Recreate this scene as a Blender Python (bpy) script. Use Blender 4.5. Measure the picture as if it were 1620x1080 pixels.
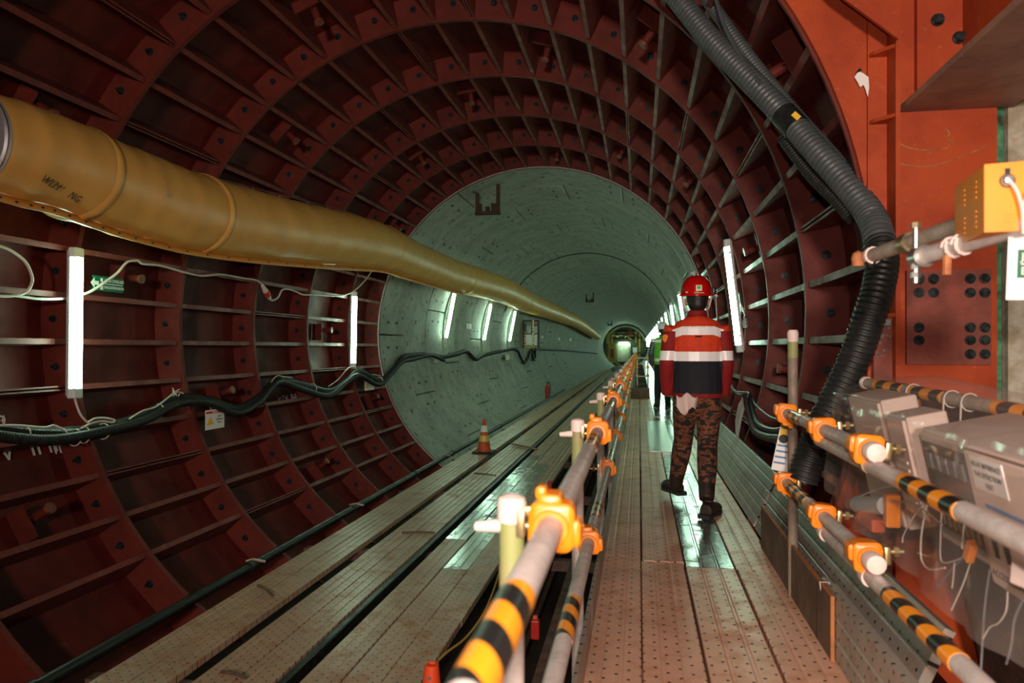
import bpy, bmesh, math, random
from mathutils import Vector, Matrix, Euler
from math import sin, cos, pi, radians, sqrt, atan2, hypot

random.seed(7)
for o in list(bpy.data.objects): bpy.data.objects.remove(o)
SC = bpy.context.scene
COL = SC.collection

# ------------------------------------------------------------------ camera
F = 1150.0; VX, VY = 1011.0, 550.0            # focal length in px (1620 wide), vanishing point of the tunnel
TH = math.atan((VX - 810) / F); CT, ST = cos(TH), sin(TH)
CAMZ = 1.25
cd = bpy.data.cameras.new('camera'); cam = bpy.data.objects.new('camera', cd); COL.objects.link(cam)
cam.location = (0, 0, CAMZ); cam.rotation_euler = (pi / 2, 0, TH)
cd.sensor_width = 36; cd.lens = F / 1620 * 36; cd.shift_y = 10 / 1620
cd.clip_start = .02; cd.clip_end = 400
cd.dof.use_dof = True; cd.dof.focus_distance = 7.0; cd.dof.aperture_fstop = 3.2
SC.camera = cam

# ------------------------------------------------------------------ world, camera flash, added fill light, exposure
w = bpy.data.worlds.new('world'); SC.world = w; w.use_nodes = True
w.node_tree.nodes['Background'].inputs[0].default_value = (.55, .75, .7, 1)
w.node_tree.nodes['Background'].inputs[1].default_value = .012
SC.view_settings.view_transform = 'Standard'; SC.view_settings.look = 'None'
SC.view_settings.gamma = 1; SC.view_settings.use_curve_mapping = False
SC.view_settings.exposure = 0.12
LAMP_STRENGTH = 40.0
def spot(name, energy, colour, loc, aim, size, blend, radius):
    ld = bpy.data.lights.new(name, 'SPOT'); lo = bpy.data.objects.new(name, ld); COL.objects.link(lo)
    ld.energy = energy; ld.color = colour; ld.shadow_soft_size = radius; ld.spot_size = radians(size); ld.spot_blend = blend
    lo.location = loc; lo.rotation_euler = (Vector(aim) - Vector(loc)).to_track_quat('-Z', 'Y').to_euler()
spot('camera_flash', 185, (1.0, .80, .70), (.03, -.04, 1.43), (1.6, 6.0, 1.2), 125, .7, .03)
spot('fill_light', 1600, (1.0, .80, .68), (-.1, -4.5, 2.0), (.9, 5.0, 1.7), 92, .8, .30)  # soft fill added out of view behind the camera, evens out the flash

# ------------------------------------------------------------------ pixel helpers (a direction only; distance from what is touched)
CX, CZ, R = -1.81, 1.50, 3.0                  # tunnel axis and inner radius
RS = 3.275                                     # outer skin of the steel rings
D0, RW = 13.0, 1.5                             # portal distance, ring width
def ray(u, v):
    x = (u - 810) / F; z = (VY - v) / F
    return Vector((x * CT - ST, x * ST + CT, z))
def atD(u, v, D):
    d = ray(u, v); p = d * (D / d.y); return Vector((p.x, p.y, p.z + CAMZ))
def atX(u, v, X):
    d = ray(u, v); p = d * (X / d.x); return Vector((p.x, p.y, p.z + CAMZ))
def atZ(u, v, Z):
    d = ray(u, v); p = d * ((Z - CAMZ) / d.z); return Vector((p.x, p.y, Z))
def atC(u, v, r):
    d = ray(u, v); cz = CZ - CAMZ
    a = d.x * d.x + d.z * d.z; b = -2 * (d.x * CX + d.z * cz); c = CX * CX + cz * cz - r * r
    t = (-b + sqrt(max(b * b - 4 * a * c, 0))) / (2 * a); p = d * t
    return Vector((p.x, p.y, p.z + CAMZ))
def cyl_pt(phi, r, y): return Vector((CX + r * cos(phi), y, CZ + r * sin(phi)))
def phi_of(p): return atan2(p.z - CZ, p.x - CX)

# ------------------------------------------------------------------ materials
MT = {}
def mat(name, c1, c2=None, scale=6, rough=.5, rough2=None, metal=0, bump=0, bscale=60, lo=.4, hi=.62, emis=None, estr=0, detail=5, spec=.5, world_pos=True, dirt=None):
    m = bpy.data.materials.new(name); m.use_nodes = True; nt = m.node_tree; N = nt.nodes; L = nt.links
    b = N['Principled BSDF']
    b.inputs['Base Color'].default_value = (*c1, 1); b.inputs['Roughness'].default_value = rough
    b.inputs['Metallic'].default_value = metal; b.inputs['Specular IOR Level'].default_value = spec
    if emis: b.inputs['Emission Color'].default_value = (*emis, 1); b.inputs['Emission Strength'].default_value = estr
    src = None
    def co():
        nonlocal src
        if src is None:
            if world_pos: src = N.new('ShaderNodeNewGeometry').outputs['Position']
            else: src = N.new('ShaderNodeTexCoord').outputs['Object']
        return src
    def noise(s, d=detail):
        n = N.new('ShaderNodeTexNoise'); n.inputs['Scale'].default_value = s; n.inputs['Detail'].default_value = d
        n.inputs['Roughness'].default_value = .62
        L.new(co(), n.inputs['Vector']); return n.outputs['Fac']
    def ramp(f, a, b_):
        r = N.new('ShaderNodeMapRange'); r.inputs[1].default_value = a; r.inputs[2].default_value = b_; L.new(f, r.inputs[0]); return r.outputs[0]
    col = None
    if c2:
        f = ramp(noise(scale), lo, hi)
        mx = N.new('ShaderNodeMix'); mx.data_type = 'RGBA'; mx.inputs[6].default_value = (*c1, 1); mx.inputs[7].default_value = (*c2, 1)
        L.new(f, mx.inputs[0]); col = mx.outputs[2]
        if rough2 is not None:
            mr = N.new('ShaderNodeMapRange'); mr.inputs[3].default_value = rough; mr.inputs[4].default_value = rough2
            L.new(f, mr.inputs[0]); L.new(mr.outputs[0], b.inputs['Roughness'])
    if dirt:
        dc, ds, da, db = dirt
        f = ramp(noise(ds, 8), da, db)
        mx = N.new('ShaderNodeMix'); mx.data_type = 'RGBA'; mx.inputs[7].default_value = (*dc, 1)
        if col: L.new(col, mx.inputs[6])
        else: mx.inputs[6].default_value = (*c1, 1)
        L.new(f, mx.inputs[0]); col = mx.outputs[2]
    if col: L.new(col, b.inputs['Base Color'])
    if bump:
        bn = N.new('ShaderNodeBump'); bn.inputs['Strength'].default_value = bump; bn.inputs['Distance'].default_value = .004
        L.new(noise(bscale), bn.inputs['Height']); L.new(bn.outputs[0], b.inputs['Normal'])
    MT[name] = m; return m

mat('red_steel', (.150, .023, .015), (.105, .015, .010), 3.2, .50, .64, spec=.28, bump=.25, bscale=18, dirt=((.26, .15, .10), 7, .66, .9))
mat('red_skin', (.135, .016, .011), (.08, .010, .007), 2.4, .5, .66, spec=.28, bump=.3, bscale=14, dirt=((.22, .10, .06), 4.5, .66, .95))
mat('rib_steel', (.185, .030, .020), (.135, .02, .015), 5, .42, .6, bump=.25, bscale=25, dirt=((.27, .16, .11), 9, .62, .86))
mat('flash_bright_steel', (.42, .062, .013), (.32, .042, .011), 2.6, .5, .66, spec=.28, bump=.25, bscale=30, dirt=((.47, .20, .11), 30, .62, .82))  # same red oxide as the lining, flash brightness painted into the orange base
mat('header_steel', (.36, .185, .125), (.24, .12, .085), 3, .55, .7, bump=.3, bscale=22, dirt=((.42, .30, .22), 15, .6, .8))
mat('post_brown', (.25, .19, .145), (.19, .145, .11), 16, .55, .7)
mat('splice_steel', (.25, .05, .028), (.17, .04, .026), 7, .55, .7, bump=.3, bscale=40, dirt=((.33, .11, .03), 18, .62, .8))
mat('weld_rust', (.48, .19, .06), (.32, .10, .04), 20, .7)
mat('bolt_black', (.012, .016, .016), (.05, .06, .06), 30, .35, metal=.5)
mat('grout_orange', (.22, .07, .035), (.14, .03, .02), 20, .5)
mat('concrete', (.37, .385, .335), (.29, .305, .265), 1.8, .62, .75, bump=.25, bscale=22, dirt=((.17, .18, .155), 6.5, .54, .72))
mat('joint_dark', (.03, .035, .033), rough=.9)
mat('grout_plug', (.10, .10, .08), (.055, .055, .04), 14, .8)
mat('blue_mark', (.07, .17, .26), rough=.8)
mat('tape_orange', (.90, .30, .015), rough=.35)
mat('coupler_orange', (.90, .26, .004), (.82, .21, .004), 12, .38, bump=.05, spec=.6)
mat('pipe_galv', (.66, .59, .55), (.52, .46, .43), 22, .42, .55, metal=.15, bump=.1, bscale=80, dirt=((.42, .28, .17), 13, .64, .85))
mat('pipe_old', (.44, .36, .29), (.33, .27, .21), 16, .55, .7, metal=.1, bump=.2, dirt=((.35, .22, .12), 20, .55, .75))
mat('post_green', (.24, .30, .09), (.30, .28, .13), 18, .6)
mat('cap_pink', (.80, .66, .60), (.70, .56, .50), 15, .6)
mat('brass_zinc', (.52, .40, .20), (.42, .36, .24), 25, .35, metal=.8)
mat('zinc', (.55, .55, .52), rough=.3, metal=.9)
mat('duct_yellow', (.86, .45, .11), (.78, .39, .085), 2.5, .40, .5, bump=.22, bscale=90, spec=.6, dirt=((.40, .20, .05), 5, .64, .9))
mat('duct_hem', (.66, .27, .035), rough=.5)
mat('duct_pen', (.09, .06, .03), rough=.8)
mat('steel_shiny', (.72, .75, .76), (.6, .63, .64), 14, .3, .4, metal=.8)
mat('conduit_black', (.012, .013, .013), (.018, .019, .018), 20, .42, .55, spec=.4)
mat('conduit_grey', (.075, .088, .092), (.052, .062, .064), 9, .38, .5, spec=.6)
mat('rail_black', (.012, .012, .011), (.024, .022, .02), 14, .38, .55, metal=.3)
mat('cable_white', (.62, .56, .50), rough=.5)
mat('cable_grey', (.16, .17, .18), rough=.5)
mat('plastic_white', (.72, .74, .73), rough=.4)
mat('fixture_grey', (.45, .48, .48), rough=.45)
mat('tube_glow', (.9, 1, .97), rough=.4, emis=(.60, 1.0, .72), estr=LAMP_STRENGTH)
mat('tube_end', (.75, .85, .85), rough=.25)
mat('sign_green', (.004, .13, .06), rough=.5, spec=.25)
mat('sign_white', (.80, .78, .75), rough=.5)
mat('sign_red', (.60, .03, .025), rough=.45)
mat('sign_yellow', (.85, .50, .02), rough=.45)
mat('sign_black', (.02, .02, .02), rough=.5)
mat('sign_blue', (.08, .22, .45), rough=.5)
mat('box_grey', (.68, .53, .46), (.63, .50, .43), 10, .5)
mat('panel_brown', (.115, .060, .036), (.06, .034, .022), 7, .6, .8, bump=.3, bscale=20, dirt=((.20, .12, .08), 16, .58, .8))
mat('box_dark', (.035, .032, .03), (.08, .07, .06), 30, .25, spec=.7)
mat('print_black', (.06, .05, .05), rough=.7)
mat('yellow_box', (.88, .29, .002), (.84, .26, .002), 12, .38)
mat('bracket_brown', (.07, .035, .022), (.045, .025, .018), 10, .7)
mat('cone_orange', (.62, .09, .015), (.5, .06, .012), 14, .5)
mat('cone_red', (.72, .07, .015), rough=.4)
mat('cone_white', (.75, .75, .72), rough=.3)
mat('cone_yellow', (.72, .50, .12), rough=.3)
mat('rubber', (.012, .012, .012), rough=.7)
mat('fire_red', (.42, .02, .012), rough=.35)
mat('rope_yellow', (.55, .30, .04), rough=.7)
mat('timber', (.36, .25, .13), (.25, .17, .09), 5, .7, bump=.4, bscale=60)
mat('ply_face', (.15, .09, .055), (.10, .062, .04), 6, .55, .7, bump=.3)
mat('ply_edge', (.45, .16, .04), (.32, .12, .04), 18, .7)
mat('old_timber', (.50, .47, .38), (.33, .28, .18), 9, .8, bump=.8, bscale=50, dirt=((.40, .16, .03), 6, .6, .72))
mat('timber_green', (.02, .15, .07), (.10, .26, .13), 14, .7, bump=.5, dirt=((.02, .02, .012), 9, .52, .66))
mat('dark_gap', (.012, .010, .008), rough=.9)
mat('invert_mud', (.035, .022, .016), (.02, .014, .011), 3, .75, bump=.5, bscale=12)
mat('beam_brown', (.14, .08, .055), (.08, .045, .032), 8, .6, .75, bump=.2)
mat('skin', (.42, .22, .14), rough=.5)
mat('hair', (.012, .010, .009), rough=.55)
mat('helmet_red', (.55, .006, .005), rough=.22, spec=.7)
mat('helmet_white', (.75, .78, .76), rough=.25)
mat('jacket_orange', (.72, .052, .006), (.64, .043, .006), 14, .75, bump=.3, bscale=40)
mat('jacket_red', (.27, .005, .006), (.21, .004, .005), 14, .75, bump=.3, bscale=40)
mat('jacket_navy', (.006, .007, .013), (.009, .010, .017), 14, .8, bump=.3, bscale=40)
mat('reflective', (1, 1, 1), rough=.4, spec=1.0)
mat('vest_green', (.16, .62, .03), (.12, .52, .02), 10, .7)
mat('trouser_black', (.010, .010, .012), rough=.8)
mat('boot_black', (.016, .009, .007), (.028, .013, .009), 12, .45, .6)
mat('cloth_white', (.72, .58, .52), rough=.8, bump=.2, bscale=30)
mat('tbm_cream', (.42, .41, .30), (.30, .30, .21), 2, .6)
mat('tbm_dark', (.15, .14, .09), (.08, .08, .05), 2, .6)
mat('tbm_yellow', (.45, .33, .05), (.30, .22, .04), 3, .55)
mat('tbm_red', (.28, .04, .03), rough=.6)

def camo():
    m = bpy.data.materials.new('camo'); m.use_nodes = True; nt = m.node_tree; N = nt.nodes; L = nt.links; b = N['Principled BSDF']
    b.inputs['Roughness'].default_value = .85
    tc = N.new('ShaderNodeTexCoord'); mp = N.new('ShaderNodeMapping'); mp.inputs['Scale'].default_value = (1, 1, 1.75); L.new(tc.outputs['Object'], mp.inputs[0])
    n = N.new('ShaderNodeTexNoise'); n.inputs['Scale'].default_value = 19; n.inputs['Detail'].default_value = 1.2; L.new(mp.outputs[0], n.inputs['Vector'])
    r = N.new('ShaderNodeValToRGB'); r.color_ramp.interpolation = 'CONSTANT'; e = r.color_ramp.elements
    e[0].position = 0; e[0].color = (.014, .010, .008, 1); e[1].position = .50; e[1].color = (.20, .060, .024, 1)
    x = e.new(.60); x.color = (.09, .034, .015, 1); x = e.new(.44); x.color = (.035, .02, .012, 1)
    L.new(n.outputs['Fac'], r.inputs[0]); L.new(r.outputs[0], b.inputs['Base Color']); MT['camo'] = m
camo()

def tape():
    m = bpy.data.materials.new('tiger_tape'); m.use_nodes = True; nt = m.node_tree; N = nt.nodes; L = nt.links; b = N['Principled BSDF']
    b.inputs['Roughness'].default_value = .3
    tc = N.new('ShaderNodeTexCoord'); sp = N.new('ShaderNodeSeparateXYZ'); L.new(tc.outputs['Object'], sp.inputs[0])
    def M(op, a, b_=None):
        n = N.new('ShaderNodeMath'); n.operation = op
        for i, q in enumerate((a, b_)):
            if q is None: continue
            if isinstance(q, (int, float)): n.inputs[i].default_value = q
            else: L.new(q, n.inputs[i])
        return n.outputs[0]
    f = M('FRACT', M('ADD', M('MULTIPLY', sp.outputs[1], 7.8), M('MULTIPLY', sp.outputs[0], 7)))
    g = M('GREATER_THAN', f, .5)
    mx = N.new('ShaderNodeMix'); mx.data_type = 'RGBA'; mx.inputs[6].default_value = (.88, .30, .012, 1); mx.inputs[7].default_value = (.012, .012, .012, 1)
    L.new(g, mx.inputs[0]); L.new(mx.outputs[2], b.inputs['Base Color']); MT['tiger_tape'] = m
tape()

def perforated(name, c1, c2, rust, rough, rough2, metal, hole=.0066, px=.047, py=.082, rl=.5, rh=.7):
    m = bpy.data.materials.new(name); m.use_nodes = True; nt = m.node_tree; N = nt.nodes; L = nt.links; b = N['Principled BSDF']
    tc = N.new('ShaderNodeTexCoord'); sp = N.new('ShaderNodeSeparateXYZ'); L.new(tc.outputs['Object'], sp.inputs[0])
    geo = N.new('ShaderNodeNewGeometry')
    def M(op, a, b_=None):
        n = N.new('ShaderNodeMath'); n.operation = op
        for i, q in enumerate((a, b_)):
            if q is None: continue
            if isinstance(q, (int, float)): n.inputs[i].default_value = q
            else: L.new(q, n.inputs[i])
        return n.outputs[0]
    xr = M('ADD', M('DIVIDE', sp.outputs[0], px), 50.0); row = M('FLOOR', xr); fx = M('SUBTRACT', M('FRACT', xr), .5)
    yr = M('ADD', M('DIVIDE', sp.outputs[1], py), M('ADD', M('MULTIPLY', M('MODULO', row, 2.0), .5), 100.0)); fy = M('SUBTRACT', M('FRACT', yr), .5)
    dx = M('MULTIPLY', fx, px); dy = M('MULTIPLY', fy, py)
    d = M('SQRT', M('ADD', M('MULTIPLY', dx, dx), M('MULTIPLY', dy, dy)))
    hm = N.new('ShaderNodeMapRange'); hm.inputs[1].default_value = hole * 1.15; hm.inputs[2].default_value = hole * .85; L.new(d, hm.inputs[0])
    def noise(s, det):
        n = N.new('ShaderNodeTexNoise'); n.inputs['Scale'].default_value = s; n.inputs['Detail'].default_value = det; n.inputs['Roughness'].default_value = .65
        L.new(geo.outputs['Position'], n.inputs['Vector']); return n.outputs['Fac']
    def rmp(f, a, b_, c=0, d_=1):
        r = N.new('ShaderNodeMapRange'); r.inputs[1].default_value = a; r.inputs[2].default_value = b_; r.inputs[3].default_value = c; r.inputs[4].default_value = d_; L.new(f, r.inputs[0]); return r.outputs[0]
    def mix(f, a, b_):
        mx = N.new('ShaderNodeMix'); mx.data_type = 'RGBA'; L.new(f, mx.inputs[0])
        for i, q in ((6, a), (7, b_)):
            if isinstance(q, tuple): mx.inputs[i].default_value = (*q, 1)
            else: L.new(q, mx.inputs[i])
        return mx.outputs[2]
    n1 = rmp(noise(2.3, 6), .38, .64); n2 = rmp(noise(6, 8), rl, rh)
    c = mix(n1, c1, c2); c = mix(n2, c, rust); c = mix(hm.outputs[0], c, (.012, .008, .006))
    L.new(c, b.inputs['Base Color'])
    L.new(rmp(n2, 0, 1, rough, rough2), b.inputs['Roughness'])
    L.new(rmp(n2, 0, 1, metal, metal * .25), b.inputs['Metallic'])
    bn = N.new('ShaderNodeBump'); bn.inputs['Strength'].default_value = .5; bn.inputs['Distance'].default_value = .004; bn.invert = True
    L.new(hm.outputs[0], bn.inputs['Height']); L.new(bn.outputs[0], b.inputs['Normal'])
    MT[name] = m
perforated('plank_walk', (.84, .49, .335), (.67, .39, .265), (.56, .26, .14), .36, .6, .08)
perforated('plank_shiny', (.42, .44, .43), (.36, .37, .36), (.22, .17, .14), .22, .5, .8, rl=.52, rh=.74)
perforated('plank_deck', (.56, .365, .245), (.44, .285, .19), (.42, .20, .10), .38, .62, .08)
perforated('plank_board', (.42, .38, .32), (.33, .30, .26), (.34, .24, .17), .42, .6, .15)

def film():
    m = bpy.data.materials.new('plastic_film'); m.use_nodes = True; nt = m.node_tree; N = nt.nodes; L = nt.links
    N.remove(N['Principled BSDF']); out = N['Material Output']
    tr = N.new('ShaderNodeBsdfTransparent'); tr.inputs[0].default_value = (.985, .98, .975, 1)
    gl = N.new('ShaderNodeBsdfGlossy'); gl.inputs['Roughness'].default_value = .10; gl.inputs[0].default_value = (.9, .9, .9, 1)
    df = N.new('ShaderNodeBsdfDiffuse'); df.inputs[0].default_value = (.75, .68, .62, 1)
    m1 = N.new('ShaderNodeMixShader'); m1.inputs[0].default_value = .62; L.new(gl.outputs[0], m1.inputs[1]); L.new(df.outputs[0], m1.inputs[2])
    m2 = N.new('ShaderNodeMixShader'); m2.inputs[0].default_value = .20; L.new(tr.outputs[0], m2.inputs[1]); L.new(m1.outputs[0], m2.inputs[2])
    L.new(m2.outputs[0], out.inputs[0]); MT['plastic_film'] = m
film()

# ------------------------------------------------------------------ mesh builder
class MB:
    def __init__(s): s.v = []; s.f = []; s.m = []
    def add(s, vs, fs, mi=0):
        n = len(s.v); s.v += [tuple(x) for x in vs]; s.f += [tuple(i + n for i in q) for q in fs]; s.m += [mi] * len(fs); return s
    def box(s, c, d, rot=None, mi=0, bev=0):
        c = Vector(c); h = Vector(d) / 2
        if bev:
            bm = bmesh.new(); bmesh.ops.create_cube(bm, size=1)
            for q in bm.verts: q.co = Vector((q.co.x * d[0], q.co.y * d[1], q.co.z * d[2]))
            bmesh.ops.bevel(bm, geom=list(bm.edges), offset=bev, segments=2, profile=.5, affect='EDGES')
            bm.verts.index_update()
            vs = [q.co.copy() for q in bm.verts]; fs = [[q.index for q in p.verts] for p in bm.faces]; bm.free()
        else:
            vs = [Vector((x * h.x, y * h.y, z * h.z)) for x in (-1, 1) for y in (-1, 1) for z in (-1, 1)]
            fs = [(0, 1, 3, 2), (4, 6, 7, 5), (0, 4, 5, 1), (2, 3, 7, 6), (0, 2, 6, 4), (1, 5, 7, 3)]
        if rot is not None: vs = [rot @ q for q in vs]
        return s.add([q + c for q in vs], fs, mi)
    def span(s, a, b, mi=0, bev=0):
        a = Vector(a); b = Vector(b); return s.box((a + b) / 2, [abs(x) for x in (b - a)], mi=mi, bev=bev)
    def cyl(s, p0, p1, r0, r1=None, n=12, caps=True, mi=0):
        p0 = Vector(p0); p1 = Vector(p1); r1 = r0 if r1 is None else r1
        d = (p1 - p0).normalized(); a = Vector((0, 0, 1)) if abs(d.z) < .9 else Vector((1, 0, 0))
        x = d.cross(a).normalized(); y = d.cross(x)
        vs = []
        for p, r in ((p0, r0), (p1, r1)):
            for i in range(n):
                t = 2 * pi * i / n; vs.append(p + (x * cos(t) + y * sin(t)) * r)
        fs = [(i, (i + 1) % n, n + (i + 1) % n, n + i) for i in range(n)]
        if caps: fs += [tuple(range(n))[::-1], tuple(range(n, 2 * n))]
        return s.add(vs, fs, mi)
    def tube(s, pts, r, n=8, mi=0, caps=True, up=None):
        pts = [Vector(p) for p in pts]; m = len(pts); rr = r if hasattr(r, '__len__') else [r] * m
        T = []
        for i in range(m):
            T.append((pts[min(i + 1, m - 1)] - pts[max(i - 1, 0)]).normalized())
        a = Vector((0, 0, 1)) if abs(T[0].z) < .9 else Vector((1, 0, 0))
        x = T[0].cross(a).normalized(); vs = []
        for i in range(m):
            x = (x - T[i] * x.dot(T[i])).normalized(); y = T[i].cross(x)
            for k in range(n):
                t = 2 * pi * k / n; vs.append(pts[i] + (x * cos(t) + y * sin(t)) * rr[i])
        fs = [(i * n + k, i * n + (k + 1) % n, (i + 1) * n + (k + 1) % n, (i + 1) * n + k) for i in range(m - 1) for k in range(n)]
        if caps: fs += [tuple(range(n))[::-1], tuple(range((m - 1) * n, m * n))]
        return s.add(vs, fs, mi)
    def lathe(s, prof, n=24, M=Matrix(), mi=0, sx=1, sy=1):
        vs = []; fs = []
        for r, z in prof:
            for k in range(n):
                t = 2 * pi * k / n; vs.append(M @ Vector((r * cos(t) * sx, r * sin(t) * sy, z)))
        for i in range(len(prof) - 1):
            for k in range(n): fs.append((i * n + k, i * n + (k + 1) % n, (i + 1) * n + (k + 1) % n, (i + 1) * n + k))
        if prof[0][0] > 1e-4: fs.append(tuple(range(n))[::-1])
        if prof[-1][0] > 1e-4: fs.append(tuple(range((len(prof) - 1) * n, len(prof) * n)))
        return s.add(vs, fs, mi)
    def prism(s, poly, ext, mi=0):
        poly = [Vector(p) for p in poly]; e = Vector(ext); n = len(poly)
        fs = [tuple(range(n))[::-1], tuple(range(n, 2 * n))] + [(i, (i + 1) % n, n + (i + 1) % n, n + i) for i in range(n)]
        return s.add(poly + [p + e for p in poly], fs, mi)
    def mesh(s, name, mats, smooth=False, ang=35):
        me = bpy.data.meshes.new(name); me.from_pydata(s.v, [], s.f)
        for q in (mats if isinstance(mats, (list, tuple)) else [mats]): me.materials.append(MT[q])
        me.polygons.foreach_set('material_index', s.m)
        bm = bmesh.new(); bm.from_mesh(me); bmesh.ops.recalc_face_normals(bm, faces=bm.faces); bm.to_mesh(me); bm.free()
        if smooth:
            me.polygons.foreach_set('use_smooth', [True] * len(me.polygons)); me.set_sharp_from_angle(angle=radians(ang))
        me.update(); return me
    def build(s, name, mats, parent=None, smooth=False, ang=35, kind=None, M=None):
        return link(name, s.mesh(name, mats, smooth, ang), parent, kind, M)

def wm(o):
    if o.parent: return wm(o.parent) @ o.matrix_parent_inverse @ o.matrix_basis
    return o.matrix_basis.copy()
def link(name, me, parent=None, kind=None, M=None):
    o = bpy.data.objects.new(name, me); COL.objects.link(o)
    if M is not None: o.matrix_basis = M
    if parent is not None: o.parent = parent; o.matrix_parent_inverse = wm(parent).inverted()
    if kind: o['kind'] = kind
    return o
def tag(o, label, cat, group=None):
    o['label'] = label; o['category'] = cat
    if group: o['group'] = group
    return o
def thing(name, label=None, cat=None, loc=(0, 0, 0), group=None, kind=None, rot=None):
    o = bpy.data.objects.new(name, None); COL.objects.link(o); o.location = loc; o.empty_display_size = .1
    if rot: o.rotation_euler = rot
    if label: tag(o, label, cat, group)
    if kind: o['kind'] = kind
    return o
def copy_tree(o, M, label=None, parent=None):
    c = o.copy(); COL.objects.link(c)
    if parent is None: c.matrix_basis = M
    else: c.parent = parent
    if label: c['label'] = label
    for ch in list(o.children): copy_tree(ch, None, None, c)
    return c
def frame(loc, y, z):
    y = Vector(y).normalized(); z = Vector(z); x = y.cross(z).normalized(); z = x.cross(y)
    m = Matrix((x, y, z)).transposed().to_4x4(); m.translation = loc; return m
def text_mesh(body, size, M, material, parent, name='lettering', align='CENTER', ext=.0006):
    c = bpy.data.curves.new('text', 'FONT'); c.body = body; c.size = size; c.align_x = align; c.align_y = 'CENTER'; c.extrude = ext; c.resolution_u = 2
    o = bpy.data.objects.new('text', c); COL.objects.link(o)
    dg = bpy.context.evaluated_depsgraph_get(); me = bpy.data.meshes.new_from_object(o.evaluated_get(dg))
    bpy.data.objects.remove(o); me.materials.clear(); me.materials.append(MT[material])
    return link(name, me, parent, None, M)
def smooth_path(pts, sub=6):
    P = [Vector(p) for p in pts]; out = []
    for i in range(len(P) - 1):
        p0 = P[max(i - 1, 0)]; p1 = P[i]; p2 = P[i + 1]; p3 = P[min(i + 2, len(P) - 1)]
        for k in range(sub):
            t = k / sub; out.append(.5 * ((2 * p1) + (p2 - p0) * t + (2 * p0 - 5 * p1 + 4 * p2 - p3) * t * t + (3 * p1 - p0 - 3 * p2 + p3) * t ** 3))
    out.append(P[-1]); return out
def resample(pts, step):
    P = [Vector(p) for p in pts]; out = [P[0]]; acc = 0
    for a, b in zip(P, P[1:]):
        L = (b - a).length; t = step - acc
        while t <= L: out.append(a + (b - a) * (t / L)); t += step
        acc = (acc + L) % step if L else acc
        acc = L - (t - step)
    return out
def corrugated(mb, pts, r, pitch, amp, n=12, mi=0):
    q = resample(pts, pitch / 4); rr = [r + amp * (1, 1, -1, -1)[i % 4] * .5 for i in range(len(q))]
    mb.tube(q, rr, n, mi); return mb

# ================================================================== STRUCTURE
# ---- steel lined section
steel = thing('wall_steel', kind='structure', loc=(CX, D0, CZ))
NRIB = 48; DPH = 2 * pi / NRIB
rib_mb = MB().box((0, -RW / 2, 0), (.046, RW - .05, RS - R - .006)); rib_mesh = rib_mb.mesh('rib', 'rib_steel')
jmb = MB().box((-.014, -RW / 2, 0), (.014, RW - .05, RS - R - .006)).box((.014, -RW / 2, 0), (.014, RW - .05, RS - R - .006)); joint_mesh = jmb.mesh('joint_rib', 'rib_steel')
bmb = MB().cyl((0, 0, 0), (0, -.006, 0), .034, n=12).cyl((0, -.006, 0), (0, -.030, 0), .024, n=6).cyl((0, -.03, 0), (0, -.055, 0), .012, n=8)
bolt_mesh = bmb.mesh('flange_bolt', 'bolt_black')
gmb = MB().box((0, -.75, .085), (.26, .016, .16)).cyl((.03, -.66, .10), (.03, -.66, -.10), .036, n=12).cyl((.03, -.66, -.10), (.03, -.66, -.125), .046, n=12, mi=1).box((.03, -.70, .08), (.012, .08, .16))
gr_mesh = gmb.mesh('grout_socket', ['red_steel', 'grout_orange'])
def arc_range(mb, r0, r1, y0, y1, a0, a1, n, mi=0):
    vs = []; fs = []
    for i in range(n + 1):
        t = a0 + (a1 - a0) * i / n; c, s_ = cos(t), sin(t)
        vs += [(CX + r0 * c, y0, CZ + r0 * s_), (CX + r1 * c, y0, CZ + r1 * s_), (CX + r1 * c, y1, CZ + r1 * s_), (CX + r0 * c, y1, CZ + r0 * s_)]
    for i in range(n):
        a = 4 * i; b = a + 4
        fs += [(a, a + 1, b + 1, b), (a + 1, a + 2, b + 2, b + 1), (a + 2, a + 3, b + 3, b + 2), (a + 3, a, b, b + 3)]
    fs += [(0, 3, 2, 1), (4 * n, 4 * n + 1, 4 * n + 2, 4 * n + 3)]
    return mb.add(vs, fs, mi)
OPEN = (radians(-27), radians(56))
def blocked(a, y):                              # the cross passage opening on the right
    a = (a + pi) % (2 * pi) - pi
    return y < 3.9 and OPEN[0] < a < OPEN[1]
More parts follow.
